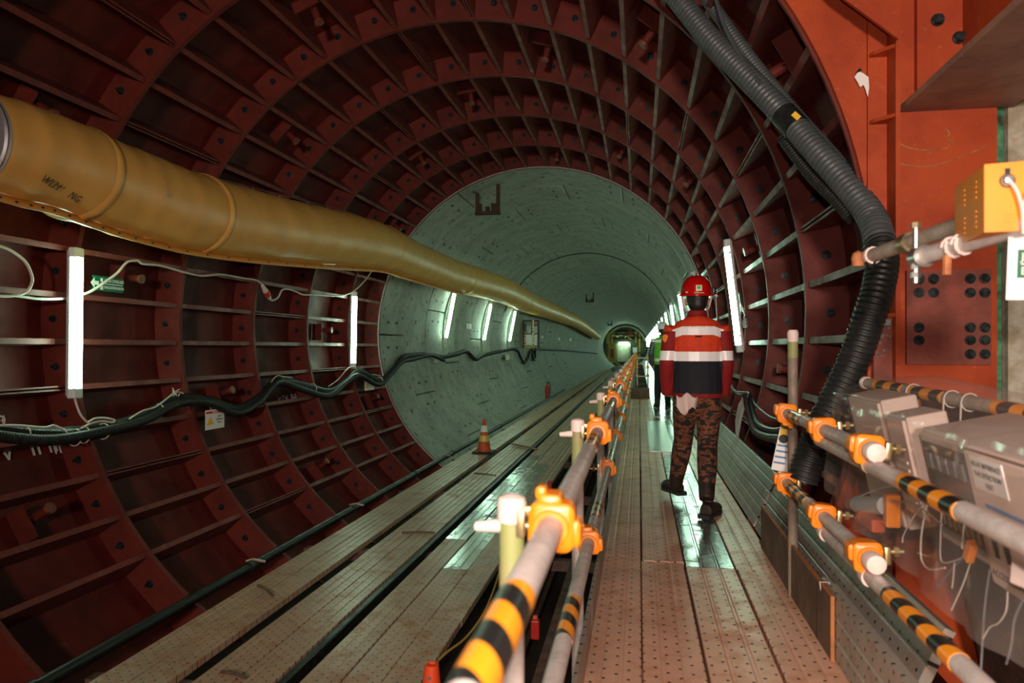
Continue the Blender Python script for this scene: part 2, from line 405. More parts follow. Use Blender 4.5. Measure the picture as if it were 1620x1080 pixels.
for k in range(9):
    yb = D0 - RW * k; ya = yb - RW
    full = ya > 3.9
    a0, a1 = (0, 2 * pi) if full else (OPEN[1], OPEN[0] + 2 * pi)
    n = 96 if full else 74
    skin = arc_range(MB(), RS, RS + .03, ya, yb, a0, a1, n).build('ring_skin', 'red_skin', steel, True, 60)
    fl = MB(); arc_range(fl, R - .014, RS, yb - .024, yb + .0, a0, a1, n); arc_range(fl, R - .014, RS, ya + .0, ya + .024, a0, a1, n)
    fl.build('ring_flange', 'red_steel', skin)
    detail = yb > 2.4
    for i in range(NRIB):
        a = (i + .5) * DPH
        if blocked(a, ya) : continue
        da = degs = (math.degrees(a) + 360) % 360
        if 228 < degs < 305: continue            # under the decks
        vis = detail
        M = Matrix.Translation((CX, yb, CZ)) @ Matrix.Rotation(-a + pi / 2, 4, 'Y') @ Matrix.Translation((0, 0, (R + RS) / 2 + .003))
        seg = (i + 2 * k) % 8 == 3
        link('rib', joint_mesh if seg else rib_mesh, skin, None, M)
        b = a + DPH / 2
        if yb > 3.9 and not blocked(b, ya):
            rr = R + .15
            M = Matrix.Translation(cyl_pt(b, rr, yb - .022)); link('flange_bolt', bolt_mesh, skin, None, M)
            if (i + 3 * k) % 8 == 2:
                M = Matrix.Translation((CX, yb, CZ)) @ Matrix.Rotation(-b + pi / 2, 4, 'Y') @ Matrix.Translation((0, 0, R + .10)); link('grout_socket', gr_mesh, skin, None, M)

# ---- concrete section: precast segments
NR_OBJ = 22; NR = 66
conc = thing('wall_concrete', kind='structure', loc=(CX, D0, CZ))
SEG = 6
def seg_mesh(a0, a1, name):
    mb = MB(); n = 12; g = .006; ch = .016
    da = .010 / R; prof = [(R + .25, g), (R + ch, g), (R, g + ch), (R, RW - g - ch), (R + ch, RW - g), (R + .25, RW - g)]
    vs = []; fs = []
    angs = [a0 + da] + [a0 + da + ch / R + (a1 - a0 - 2 * da - 2 * ch / R) * i / n for i in range(n + 1)] + [a1 - da]
    for j, t in enumerate(angs):
        e = ch if j in (0, len(angs) - 1) else 0
        for r, y in prof:
            rr = max(r, R + e); vs.append((rr * cos(t), y, rr * sin(t)))
    m = len(prof)
    for j in range(len(angs) - 1):
        for q in range(m - 1): fs.append((j * m + q, j * m + q + 1, (j + 1) * m + q + 1, (j + 1) * m + q))
    fs += [tuple(range(m)), tuple(range((len(angs) - 1) * m, len(angs) * m))[::-1]]
    mb.add(vs, fs)
    return mb.mesh(name, 'concrete', True, 20)
segm = seg_mesh(0, 2 * pi / SEG, 'segment')
pk = MB()
def oval(mb, t, y, la, lb, mi=0, rr=R - .002):
    vs = []; n = 10
    for k in range(n):
        q = 2 * pi * k / n; vs.append((rr * cos(t + la * cos(q) / R), y + lb * sin(q), rr * sin(t + la * cos(q) / R)))
    cc = len(vs); vs.append(((R + .02) * cos(t), y, (R + .02) * sin(t)))
    mb.add(vs + [], [tuple(range(n))], mi) if False else mb.add([(v[0], v[1], v[2]) for v in vs], [(k, (k + 1) % n, cc) for k in range(n)] + [tuple(range(n))], mi)
for t in (8, 22, 38, 52):
    for y in (.20, 1.30): oval(pk, radians(t), y, .11, .036)
for t in (4.5, 55.5):
    for y in (.5, 1.0): oval(pk, radians(t), y, .04, .09)
oval(pk, radians(30), .75, .05, .05)
for t, y in ((26, .55), (27.5, .60), (29, .5), (12, .85), (13, .9), (45, .62), (44, .72)): oval(pk, radians(t), y, .06, .02, 1)
rs = random.Random(3)
for i in range(34):
    big = rs.random() < .3
    oval(pk, radians(rs.uniform(3, 57)), rs.uniform(.1, 1.4), rs.uniform(.03, .09) if big else rs.uniform(.015, .04), rs.uniform(.008, .018), 1 if rs.random() < .35 else 0)
pkm = pk.mesh('bolt_pockets', ['grout_plug', 'blue_mark'])
for k in range(NR_OBJ):
    off = radians((0, 24, 48, 12, 36)[k % 5]); rox = random.uniform(-.010, .010) if k else 0; roz = random.uniform(-.010, .010) if k else 0
    for i in range(SEG):
        a = off + i * 2 * pi / SEG
        mid = (math.degrees(a) + 30) % 360
        if 262 < mid < 290: continue             # hidden under the decks
        M = Matrix.Translation((CX + rox, D0 + k * RW, CZ + roz)) @ Matrix.Rotation(-a, 4, 'Y')
        s_ = link('segment', segm, conc, None, M)
        link('bolt_pockets', pkm, s_, 'stuff', M)
far = MB()
for k in range(NR_OBJ, NR):
    y = D0 + k * RW; n = 64; prof = [(R + .25, .002), (R + .012, .002), (R, .014), (R, RW - .014), (R + .012, RW - .002), (R + .25, RW - .002)]
    vs = [(CX + r * cos(2 * pi * j / n), y + q, CZ + r * sin(2 * pi * j / n)) for j in range(n) for r, q in prof]; m = len(prof)
    far.add(vs, [(j * m + q, j * m + q + 1, ((j + 1) % n) * m + q + 1, ((j + 1) % n) * m + q) for j in range(n) for q in range(m - 1)])
far.build('far_segments', 'concrete', conc, True, 20, 'stuff')
arc_range(MB(), R + .252, R + .30, D0, D0 + NR * RW, 0, 2 * pi, 96).build('joint_backing', 'joint_dark', conc)
# rubber gasket line round the portal and the dark seal ring further in
arc_range(MB(), R - .006, R + .012, D0 - .03, D0 + .008, 0, 2 * pi, 96).build('portal_seal', 'fixture_grey', conc)
arc_range(MB(), R - .02, R + .01, D0 + 8 * RW - .02, D0 + 8 * RW + .02, radians(20), radians(160), 48).build('seal_strip', 'joint_dark', conc)
# end of the bored tunnel
MB().cyl((CX, D0 + NR * RW, CZ), (CX, D0 + NR * RW + .2, CZ), R + .3, n=48).build('wall_end', 'tbm_dark', kind='structure')
# invert below the decks
inv = MB()
for y0, y1 in ((-1.5, 30), (30, D0 + NR * RW)):
    inv.span((CX - 2.2, y0, -1.35), (CX + 2.7, y1, -1.15))
inv.build('floor_invert', 'invert_mud', kind='structure')

# ---- deck planks
def plank_mesh(wd, L, name, material, th=.05, groove=True):
    h = wd / 2; g = .004
    if groove: pr = [(-h, -th), (-h, -.004), (-h + .004, 0), (-h * .42, 0), (-h * .37, -g), (-h * .30, -g), (-h * .25, 0), (h * .25, 0), (h * .30, -g), (h * .37, -g), (h * .42, 0), (h - .004, 0), (h, -.004), (h, -th)]
    else: pr = [(-h, -th), (-h, 0), (h, 0), (h, -th)]
    return MB().prism([(x, 0, z) for x, z in pr], (0, L, 0)).mesh(name, material)
ZD = -.75
deck = thing('floor_deck', kind='structure', loc=(-2.3, 0, ZD))
cache = {}
def plank(parent, x, y, z, wd, L, material, rz=0):
    key = (round(wd, 3), round(L, 2), material)
    if key not in cache: cache[key] = plank_mesh(wd - .006, L - .008, 'plank', material)
    return link('plank', cache[key], parent, None, Matrix.Translation((x, y, z + random.uniform(-.003, .003))) @ Matrix.Rotation(rz + random.uniform(-.0012, .0012), 4, 'Z'))
for x, st in ((-3.13, 1.0), (-2.90, 2.2), (-2.52, 1.6), (-2.28, 3.0), (-1.89, 2.4), (-1.64, 1.4), (-1.40, 3.2)):
    y = st - 4
    while y < 62:
        L = 3.0 if y < 30 else 6.0
        plank(deck, x, y, ZD, .23 if x < -2.8 else .24, L, 'plank_shiny' if (abs(x + 1.64) < .01 and 4.0 < y < 10) or (abs(x + 1.89) < .01 and 6.5 < y < 12) else 'plank_deck'); y += L
for y in (1, 4, 7, 10, 13, 18, 24, 32, 42):
    MB().span((-3.4, y, ZD - .16), (-.3, y + .1, ZD - .06)).build('cross_bearer', 'beam_brown', deck)
walk = thing('floor_walkway', kind='structure', loc=(.27, 0, 0))
for j, x in enumerate((-.11, .137, .40, .66)):
    wd = (.245, .245, .275, .24)[j]
    y = (4.42, 4.34, 4.28, 4.25)[j] - 4.6
    q = 0
    while y < (16.5 if j < 2 else 70):
        L = 4.6 if y < 20 else 6.0
        mt = 'plank_shiny' if (j == 2 and y > 3) or (j == 3 and y > 12) else 'plank_walk'
        plank(walk, x, y, 0, wd, L, mt); y += L; q += 1
MB().span((.13, 8.9, .001), (.42, 12.6, .006)).build('cover_plate', 'zinc', walk)
for x in (-.18, .72):
    MB().span((x - .04, -1, -.22), (x + .04, 60, -.056)).build('side_beam', 'beam_brown', walk)
y = 0
while y < 60:
    MB().span((-.24, y, -.14), (.78, y + .08, -.056)).build('cross_bearer', 'beam_brown', walk)
    for x in (-.18, .72): MB().span((x - .035, y, -1.16), (x + .035, y + .07, -.22)).build('trestle_leg', 'beam_brown', walk)
    y += 3.0
# longitudinal beams between deck and walkway
for x, z, m_ in ((-1.13, -.80, 'rail_black'), (-.86, -.78, 'beam_brown'), (-.52, -.55, 'beam_brown')):
    tb = thing('track_beam', {-1.13: 'black steel rail beside the plank deck edge', -.86: 'low brown steel channel between deck and walkway', -.52: 'raised brown steel channel next to walkway trestles'}[x], 'beam', (x, 0, z))
    MB().span((x - .05, -1, z - .02), (x + .05, 55, z)).span((x - .012, -1, z - .16), (x + .012, 55, z - .02)).build('web', m_, tb)
    MB().span((x - .05, -1, z - .18), (x + .05, 55, z - .16)).build('bottom_flange', m_, tb)

# ================================================================== OPENING FRAME (right)
DF = 4.0
fr = thing('opening_frame', 'orange red steel frame with bolted column at the cross passage opening', 'steel frame', (1.5, DF, -1.1))
# plate that fills between the ring arc and the column
XW = 1.17
poly = []
for i in range(40):
    a = radians(-46 + 102 * i / 39); x, z = CX + R * cos(a), CZ + R * sin(a)
    poly.append((x, z))
mb = MB(); vs = []; 
for x, z in poly: vs += [(x, DF - .03, z), (x, DF, z), (1.30, DF, z), (1.30, DF - .03, z)]
fs = []
for i in range(len(poly) - 1):
    a = 4 * i; b = a + 4
    for q in range(4): fs.append((a + q, a + (q + 1) % 4, b + (q + 1) % 4, b + q))
fs += [(0, 1, 2, 3), tuple(4 * (len(poly) - 1) + q for q in range(4))]
keep = [(x, z) for x, z in poly if x < 1.29]
mb.add(vs, fs); mb.build('arc_plate', 'flash_bright_steel', fr)
# column: flange tip, web, right flange
MB().span((1.235, 3.82, -1.15), (1.256, 4.05, 4.2)).build('column_flange', 'flash_bright_steel', fr)
MB().span((1.256, 3.90, -1.15), (1.72, 3.93, 4.2)).build('column_web', 'flash_bright_steel', fr)
MB().span((1.70, 3.93, -1.15), (1.72, 4.05, 4.2)).build('column_flange', 'flash_bright_steel', fr)
# inner recessed strip beside the column and its stiffeners
MB().span((1.145, 3.95, -1.1), (1.235, 3.969, 4.2)).build('recess_plate', 'flash_bright_steel', fr)
for zt, dz in ((2.74, .10), (2.40, .0), (1.42, .0)):
    MB().prism([(1.235, 3.83, zt), (1.235, 3.95, zt), (1.15, 3.95, zt), (1.16, 3.91, zt)], (0, 0, -.018)).build('stiffener', 'flash_bright_steel', fr)
# splice plate with bolt rows
p0 = atD(1434, 428, 3.88); p1 = atD(1568, 577, 3.88)
spl = MB().span((p0.x, 3.875, p1.z), (p1.x, 3.90, p0.z)).build('splice_plate', 'splice_steel', fr)
hb = MB().cyl((0, 0, 0), (0, -.005, 0), .025, n=16).cyl((0, -.005, 0), (0, -.022, 0), .019, n=6); hbm = hb.mesh('bolt', 'bolt_black')
hr = MB().cyl((0, 0, 0), (0, -.003, 0), .024, n=16).cyl((0, -.003, 0), (0, -.006, 0), .018, n=16); hrm = hr.mesh('bolt', 'splice_steel')
pk_rust = {(1557, 441), (1476, 518), (1476, 538), (1453, 560), (1476, 560)}
for uu in (1453, 1476, 1534, 1557):
    for vv in (420, 441, 463, 518, 538, 560):
        q = atD(uu, vv, 3.88); q.y = 3.875
        if vv == 420: q.z = p0.z - .045
        link('bolt', hrm if (uu, vv) in pk_rust else hbm, spl, None, Matrix.Translation(q))
for vv in (518, 538):
    q = atD(1504, vv, 3.88); q.y = 3.875; link('bolt', hrm, spl, None, Matrix.Translation(q))
# end plate high on the column with bolts, header beam flange running along the tunnel
a = atD(1451, 10, 3.86); b = atD(1538, 160, 3.86)
ep = MB().span((a.x, 3.86, b.z), (b.x, 3.90, 3.9)).build('end_plate', 'flash_bright_steel', fr)
for uu, vv in ((1483, 32), (1517, 60), (1515, 104)):
    q = atD(uu, vv, 3.86); q.y = 3.86; link('bolt', hbm, ep, None, Matrix.Translation(q) @ Matrix.Scale(1.25, 4))
zb = atD(1430, 187, 4.0).z
MB().span((1.275, .6, zb), (1.79, 3.90, zb + .03)).build('header_flange', 'header_steel', fr)
MB().span((1.55, .6, zb + .03), (1.575, 3.90, zb + .6)).build('header_web', 'flash_bright_steel', fr)
# haunch plate across the upper corner
A = atD(1316, -12, 3.78); B = atD(1419, 64, 3.78)
MB().prism([(A.x, 3.76, A.z), (B.x, 3.76, B.z), (B.x, 3.76, 4.1), (A.x - .9, 3.76, 4.1)], (0, .02, 0)).build('haunch_plate', 'flash_bright_steel', fr)
# torn white paint patch on the plate
tp = [(1352, 122), (1358, 112), (1366, 116), (1374, 122), (1375, 138), (1373, 153), (1369, 140), (1366, 134), (1361, 138), (1357, 130)]
MB().prism([atD(u, v, 3.945) for u, v in tp], (0, .004, 0)).build('torn_paint', 'sign_white', fr)
MB().prism([atD(u, v, 3.943) for u, v in ((1353, 116), (1360, 107), (1364, 111), (1359, 114))], (0, .003, 0)).build('torn_paint', 'bolt_black', fr)
for px in ([(1422, 226), (1436, 233), (1460, 237), (1485, 236), (1500, 234)], [(1422, 258), (1440, 262), (1470, 263), (1495, 257), (1520, 248), (1545, 238), (1558, 232)], [(1497, 202), (1502, 212), (1496, 219), (1507, 223), (1500, 232)]):
    MB().tube(smooth_path([atD(u, v, 3.899) for u, v in px], 4), .0035, 5).build('scratch', 'weld_rust', fr)
# lower plate with splashes
MB().span((1.15, 3.87, -1.1), (1.235, 3.89, 1.40)).build('lower_plate', 'splice_steel', fr)
sp_ = MB()
for i in range(26):
    q = atD(random.uniform(1388, 1410), random.uniform(515, 572), 3.858)
    sp_.cyl((q.x, 3.866, q.z), (q.x, 3.87, q.z), random.uniform(.002, .007), n=7)
sp_.build('splashes', 'cable_grey', fr, kind='stuff')
MB().span((1.18, 3.83, 1.36), (1.215, 3.87, 1.39)).build('clip', 'zinc', fr)
# timber packing beyond the column
tm = thing('timber_post', 'weathered pale and green timber packing behind the orange column', 'timber', (1.85, 3.95, -1.1))
MB().span((1.724, 3.96, 1.95), (1.775, 4.05, 4.0)).build('green_board', 'timber_green', tm)
MB().span((1.745, 3.98, -1.1), (1.775, 4.05, 1.95)).build('green_board', 'timber_green', tm)
for i, (x0, x1) in enumerate([(1.778 + .18 * k_, 1.954 + .18 * k_) for k_ in range(9)]):
    MB().span((x0, 3.92 + .012 * (i * 7 % 4), -1.1), (x1, 4.05, 4.0)).build('board', 'old_timber', tm)
# side wall of the cross passage so the opening is closed behind the boxes
cp = MB().span((3.4, -3.0, -1.15), (3.5, 4.1, 4.4)); cp.build('wall_right', 'invert_mud', kind='structure')
MB().span((CX + 2.7, -3.0, -1.35), (3.4, 4.1, -1.16)).build('floor_passage', 'invert_mud', kind='structure')
for y in (.6, 1.6, 2.6): pass

# ================================================================== VENTILATION DUCT
dk = thing('ventilation_duct', 'big yellow fabric ventilation duct hung along the upper tunnel wall', 'duct', atC(67, 253, 2.5))
cl = [(-60, 216, 80), (8, 236, 81), (67, 253, 77), (140, 282, 74), (213, 309, 70), (290, 333, 64), (383, 353, 57), (467, 368, 50), (540, 379, 44), (600, 391, 37), (653, 413, 31), (720, 437, 25), (790, 457, 22), (840, 480, 16.5), (893, 501, 12.5), (915, 511, 10.5), (945, 532, 7.5)]
RC = 2.52
path = [atC(u, v, RC) for u, v, h in cl]
rads = []
for (u, v, h), p in zip(cl, path):
    dep = -ST * p.x + CT * p.y; rads.append(max(.30, min(.375, h * dep / F)))
pp = smooth_path(path, 14); rr = []
for i in range(len(pp)):
    t = i / 14; j = min(int(t), len(rads) - 2); rr.append(rads[j] + (rads[j + 1] - rads[j]) * (t - j))
sleeve0 = 3                                         # fabric starts at the coupling
def wr(i):                                           # soft folds in the fabric
    p = pp[i]; return 1 + .010 * sin(p.y * 9.0) * sin(p.y * 2.3) + .006 * sin(p.y * 23)
n = 40; vs = []; fs = []
T = [(pp[min(i + 1, len(pp) - 1)] - pp[max(i - 1, 0)]).normalized() for i in range(len(pp))]
def ring_axes(i):
    z = Vector((0, 0, 1)); x = T[i].cross(z).normalized(); return x, x.cross(T[i])
rows = list(range(sleeve0, len(pp)))
for i in rows:
    x, z = ring_axes(i)
    for k in range(n):
        a = 2 * pi * k / n
        fold = 1 + .012 * sin(3 * a + pp[i].y * 3.1) * sin(pp[i].y * 4.7 + a)
        vs.append(pp[i] + (x * cos(a) + z * sin(a)) * rr[i] * wr(i) * fold)
fs = [(i * n + k, i * n + (k + 1) % n, (i + 1) * n + (k + 1) % n, (i + 1) * n + k) for i in range(len(rows) - 1) for k in range(n)]
MB().add(vs, fs).build('sleeve', 'duct_yellow', dk, True, 60)
# galvanised coupling with rolled beads at the open end
cmb = MB(); seq = [i for i in range(0, sleeve0 + 1)]
cmb.tube([pp[i] for i in seq], [rr[sleeve0] * .965 + (.012 if i in (1, 3) else 0) for i in seq], 40)
cmb.build('coupling', 'steel_shiny', dk, True, 40)
def duct_ring(y0, wid, off, name, material):
    i = min(range(len(pp)), key=lambda q: abs(pp[q].y - y0)); x, z = ring_axes(i)
    mb = MB(); m = 40; vs = []; prof = [(-wid, 0), (-wid * .4, off), (wid * .4, off), (wid, 0)]
    for dy, dr in prof:
        for k in range(m):
            a = 2 * pi * k / m; vs.append(pp[i] + T[i] * (dy + .04 * sin(a + 1)) + (x * cos(a) + z * sin(a)) * (rr[i] * 1.004 + dr))
    mb.add(vs, [(j * m + k, j * m + (k + 1) % m, (j + 1) * m + (k + 1) % m, (j + 1) * m + k) for j in range(3) for k in range(m)])
    mb.build(name, material, dk, True, 60)
for y in (4.75, 6.25): duct_ring(y, .05, .014, 'sleeve_seam', 'duct_yellow')
for y in (10.8, 15.9, 24, 33): duct_ring(y, .04, .010, 'sleeve_seam', 'duct_yellow')
# hem with eyelets along the underside, hanging hem along the top
hem = MB(); ey = MB(); vs = []
hr_ = [i for i in rows if pp[i].y < 16]
for i in hr_:
    x, z = ring_axes(i); d = (x * -.18 * -1 + z * -1).normalized(); d2 = (x * .25 - z).normalized()
    p = pp[i] + d2 * rr[i]; vs += [p, p + d2 * .06 + x * .015]
hem.add(vs, [(2 * i, 2 * i + 1, 2 * i + 3, 2 * i + 2) for i in range(len(hr_) - 1)])
ho = hem.build('lower_hem', 'duct_hem', dk, True); so = ho.modifiers.new('s', 'SOLIDIFY'); so.thickness = .006
for i in hr_[::5]:
    x, z = ring_axes(i); d2 = (x * .25 - z).normalized(); p = pp[i] + d2 * (rr[i] + .03) + x * .008
    link('eyelet', MB().cyl(p - x * .012, p + x * .012, .009, n=10).mesh('eyelet', 'bolt_black'), dk)
vs = []
for i in hr_:
    x, z = ring_axes(i); d2 = (z + x * -.45).normalized(); p = pp[i] + d2 * rr[i]; vs += [p, p + d2 * .05]
hem = MB().add(vs, [(2 * i, 2 * i + 1, 2 * i + 3, 2 * i + 2) for i in range(len(hr_) - 1)])
ho = hem.build('upper_hem', 'duct_hem', dk, True); so = ho.modifiers.new('s', 'SOLIDIFY'); so.thickness = .006
# messenger wire and hooks
wire_pts = []; hk = []
for q, i in enumerate(hr_):
    x, z = ring_axes(i); d2 = (z + x * -.45).normalized()
    if q % 12 == 0: wire_pts.append(pp[i] + d2 * (rr[i] + .12 + .015 * sin(q)))
tag(MB().tube(smooth_path(wire_pts, 4), .004, 5).build('messenger_wire', 'cable_grey'), 'thin steel wire strung above the yellow duct', 'wire')
for q, (u, v) in enumerate(((247, 248), (315, 270), (380, 287), (435, 304), (480, 316), (518, 324), (548, 332))):
    i = min(hr_, key=lambda j: (pp[j] - atC(u, v + 30, RC)).length); x, z = ring_axes(i); d2 = (z + x * -.45).normalized()
    p = pp[i] + d2 * (rr[i] + .02); t = T[i]
    pts = [p, p + d2 * .05, p + d2 * .09 + t * .012, p + d2 * .105 + t * .03, p + d2 * .09 + t * .045]
    tag(MB().tube(smooth_path(pts, 4), .006, 6).build('hanger_hook', 'steel_shiny'), 'small steel hook tying the yellow duct to its wire', 'hook', 'hooks above the duct')
# pen marks near the coupling
i = 24; x, z = ring_axes(i)
d2 = (x * .72 - z * .70).normalized(); pos = pp[i] + d2 * (rr[i] * 1.02 + .004)
Mp = frame(pos, z * .7 + x * .7, d2) @ Matrix.Rotation(radians(-14), 4, 'Z')
text_mesh('WLM', .08, Mp @ Matrix.Translation((-.13, 0, 0)), 'duct_pen', dk, 'pen_marks')
text_mesh('NG', .08, Mp @ Matrix.Translation((.13, 0, 0)), 'duct_pen', dk, 'pen_marks')

# ================================================================== TUBE LAMPS
def lamp_meshes():
    L = 1.27; h = L / 2; out = []
    out.append(('housing', MB().box((0, -.028, 0), (.105, .035, L - .04), bev=.008).mesh('housing', 'fixture_grey')))
    mb = MB(); pr = [(-.05, -.012), (-.05, .02), (-.035, .042), (.035, .042), (.05, .02), (.05, -.012)]
    mb.prism([(x, y, -h + .085) for x, y in pr], (0, 0, L - .17)); out.append(('diffuser', mb.mesh('diffuser', 'tube_glow')))
    for s_ in (-1, 1):
        out.append(('end_cap', MB().box((0, .004, s_ * (h - .045)), (.104, .075, .09), bev=.012).mesh('end_cap', 'tube_end')))
    for z in (-.45, -.12, .2, .48):
        out.append(('clip', MB().box((-.054, -.005, z), (.012, .03, .03)).mesh('clip', 'zinc')))
    return out
LM = lamp_meshes()
def lamp(p, label, group, parts=8, tilt=0):
    """p = centre on the wall; stands along the wall's arc, light facing the tunnel axis"""
    a = phi_of(p); nrm = Vector((-cos(a), 0, -sin(a))); up = Vector((-sin(a), 0, cos(a)))
    if up.z < 0: up = -up
    M = frame(p, nrm, up) @ Matrix.Rotation(tilt, 4, 'Y')
    t = thing('tube_lamp', label, 'lamp', group=group); t.matrix_basis = M
    for nm, me in LM[:parts]:
        o = bpy.data.objects.new(nm, me); COL.objects.link(o); o.parent = t
    return t
RL = 2.87
def wall_pt(z, y, side, r=RL):
    dz = z - CZ; return Vector((CX + side * sqrt(r * r - dz * dz), y, z))
lamp(wall_pt(1.46, 5.40, -1), 'upright tube lamp on the red ribs beside the green evacuation sign', None, tilt=-.03)
lamp(wall_pt(1.55, 11.45, -1), 'upright tube lamp on the last red ring before the concrete', None)
for y in (17.5, 22.0, 26.5):
    lamp(wall_pt(2.05, y, -1), 'tube lamp on the concrete wall under the yellow duct', 'lamps under the duct', 4)
lamp(wall_pt(1.83, 8.42, 1), 'tube lamp on the red ribs behind the walking worker', None, tilt=.0)
for i in range(20):
    lamp(wall_pt(1.95, 13.0 + 4.5 * i, 1), 'tube lamp in the row down the walkway side of the concrete tunnel', 'lamps along the walkway wall', 4 if i < 8 else 2)
# cable and bulkhead connector of the walkway lamp
MB_ = MB()
pts = [atC(1169, 463, 2.9), atC(1172, 480, 2.92), atC(1179, 500, 2.93), atC(1182, 510, 2.93), atC(1180, 514, 2.93)]
o = MB().tube(smooth_path(pts, 5), .008, 6).build('lamp_cable', 'cable_grey'); tag(o, 'grey flex looping beside the lamp on the walkway wall', 'cable')
q = atC(1179, 511, 2.92); o = thing('lamp_plug', 'round grey plug hanging beside the walkway lamp', 'plug', q)
MB().lathe([(.0, -.05), (.025, -.045), (.032, 0), (.02, .04), (.012, .06)], 12, Matrix.Translation(q)).build('body', 'fixture_grey', o, True)
MB().cyl(q + Vector((0, 0, .055)), q + Vector((0, 0, .075)), .014, n=10).build('gland', 'bolt_black', o)
tag(MB().tube(smooth_path([atC(1171, 480, 2.95), atC(1172, 520, 2.95), atC(1174, 540, 2.95), atC(1172, 556, 2.95)], 5), .006, 6).build('lamp_cable', 'cable_white'), 'pale flex running down behind the walkway lamp', 'cable')

# ================================================================== LEFT WALL: conduits, cables, signs
def wallpath(px, r, sub=6): return smooth_path([atC(u, v, r) for u, v in px], sub)
main = [(-30, 682), (0, 684), (80, 690), (160, 682), (225, 660), (283, 632), (330, 636), (375, 647), (410, 630), (440, 604), (478, 610), (520, 620), (548, 604), (568, 588), (600, 602), (622, 586), (637, 566), (655, 562), (682, 561), (702, 564), (722, 560), (738, 556), (752, 568), (765, 562), (790, 556), (812, 552), (820, 556)]
cb = thing('conduit_run', 'thick black corrugated conduits sagging along the left tunnel wall', 'conduit', atC(0, 684, 2.9))
corrugated(MB(), wallpath(main, 2.90, 8), .056, .028, .008, 10).build('conduit', 'conduit_black', cb, True, 60)
second = [(u, v + (6 if i % 3 else 1)) for i, (u, v) in enumerate(main[:20])]
corrugated(MB(), wallpath(second, 2.84, 8), .042, .024, .006, 8).build('conduit', 'conduit_black', cb, True, 60)
third = [(u, v - (9 if u < 200 else 5)) for u, v in main[1:7]]
corrugated(MB(), wallpath(third, 2.93, 8), .026, .02, .005, 8).build('conduit', 'conduit_black', cb, True, 60)
tail = [(820, 556), (824, 566), (830, 574), (836, 566), (840, 556), (848, 552), (870, 553), (905, 555), (945, 559)]
MB().tube(wallpath(tail, 2.9, 6), .055, 8).build('conduit', 'conduit_black', cb, True, 60)
MB().tube(wallpath([(842, 552), (843, 567), (846, 567), (846, 548)], 2.86, 5), .06, 8).build('conduit', 'conduit_black', cb, True, 60)
for u, v in ((37, 688), (95, 690), (118, 692), (132, 688), (163, 682), (250, 650), (494, 614), (600, 602)):
    p = atC(u, v, 2.885); qn = atC(u + 6, v, 2.885); t = (qn - p).normalized()
    mbx = MB(); ring = []
    x = t.cross(Vector((0, 0, 1))).normalized(); z = x.cross(t)
    for k in range(13): ring.append(p + (x * cos(k * pi / 6) + z * sin(k * pi / 6)) * .068)
    mbx.tube(ring, .005, 5, caps=False); mbx.build('cable_tie', 'cable_white', cb)
def cable(px, r, rad, label, material='cable_white', name='cable', cat='cable', group=None):
    o = MB().tube(wallpath(px, r, 8), rad, 7).build(name, material, None, True, 60); return tag(o, label, cat, group)
cable([(-5, 388), (15, 395), (38, 412), (49, 432), (50, 448), (40, 462), (20, 468), (-5, 468)], 2.93, .012, 'white cable bending in a loop left of the tube lamp')
cable([(20, 467), (40, 470), (70, 473), (108, 472)], 2.95, .011, 'white cable lying along a rib up to the lamp')
cable([(130, 466), (145, 460), (165, 447), (185, 432), (197, 418), (205, 413), (218, 412), (226, 417), (255, 420), (290, 430), (320, 436), (350, 434), (385, 440), (405, 443), (416, 451)], 2.94, .012, 'white cable arching over the green sign to the connector')
cable([(426, 473), (432, 475), (440, 470), (446, 459), (455, 457), (468, 461), (480, 466), (500, 466), (530, 468), (550, 465), (565, 456), (580, 440), (590, 425)], 2.94, .012, 'white cable rising from the connector to the duct hem')
c = thing('cable_connector', 'white and red inline cable connector on the left wall', 'connector', atC(421, 462, 2.9))
A = atC(415, 451, 2.93); B = atC(427, 473, 2.93); d = (B - A).normalized(); L = (B - A).length
MB().cyl(A, A + d * L * .42, .022, .036, n=14).build('socket', 'cable_white', c, True)
MB().cyl(A + d * L * .42, A + d * L * .72, .042, n=14).build('collar', 'sign_red', c, True)
MB().cyl(A + d * L * .72, B, .036, .02, n=14).build('plug', 'cable_white', c, True)
cable([(118, 628), (121, 640), (127, 655), (134, 664), (139, 668)], 2.93, .010, 'white flex hanging from the lamp to the conduit')
cable([(139, 668), (150, 662), (165, 661), (180, 664), (178, 668), (160, 666), (143, 670), (128, 678)], 2.86, .010, 'coil of spare white flex on the conduit')
cable([(-5, 673), (30, 673), (70, 676), (85, 673), (100, 679)], 2.84, .010, 'white cable lying along the top of the conduit')
cable([(205, 662), (225, 650), (245, 644), (262, 632), (278, 620), (290, 622)], 2.84, .008, 'thin white cable clipped above the rising conduit')
cable([(425, 614), (432, 600), (440, 594), (450, 596), (462, 597)], 2.88, .008, 'white cord tied round the conduit crest')
cable([(520, 611), (535, 600), (548, 585), (556, 580), (566, 584), (580, 590), (602, 594)], 2.88, .007, 'white cord draped on the conduit below the second lamp')
for u, v in ((279, 622), (3, 665)):
    m_ = MB()
    for k in range(9):
        p = atC(u + random.uniform(-6, 6), v + random.uniform(-7, 7), 2.83); q = atC(u + random.uniform(-7, 7), v + random.uniform(-9, 7), 2.82); m_.tube([p, (p + q) / 2 + Vector((.01, 0, .012)), q], .0045, 5)
    tag(m_.build('tie_knot', 'cable_white'), 'knot of white ties on the conduit ' + ('crest' if u > 100 else 'near the cable loop'), 'tie')
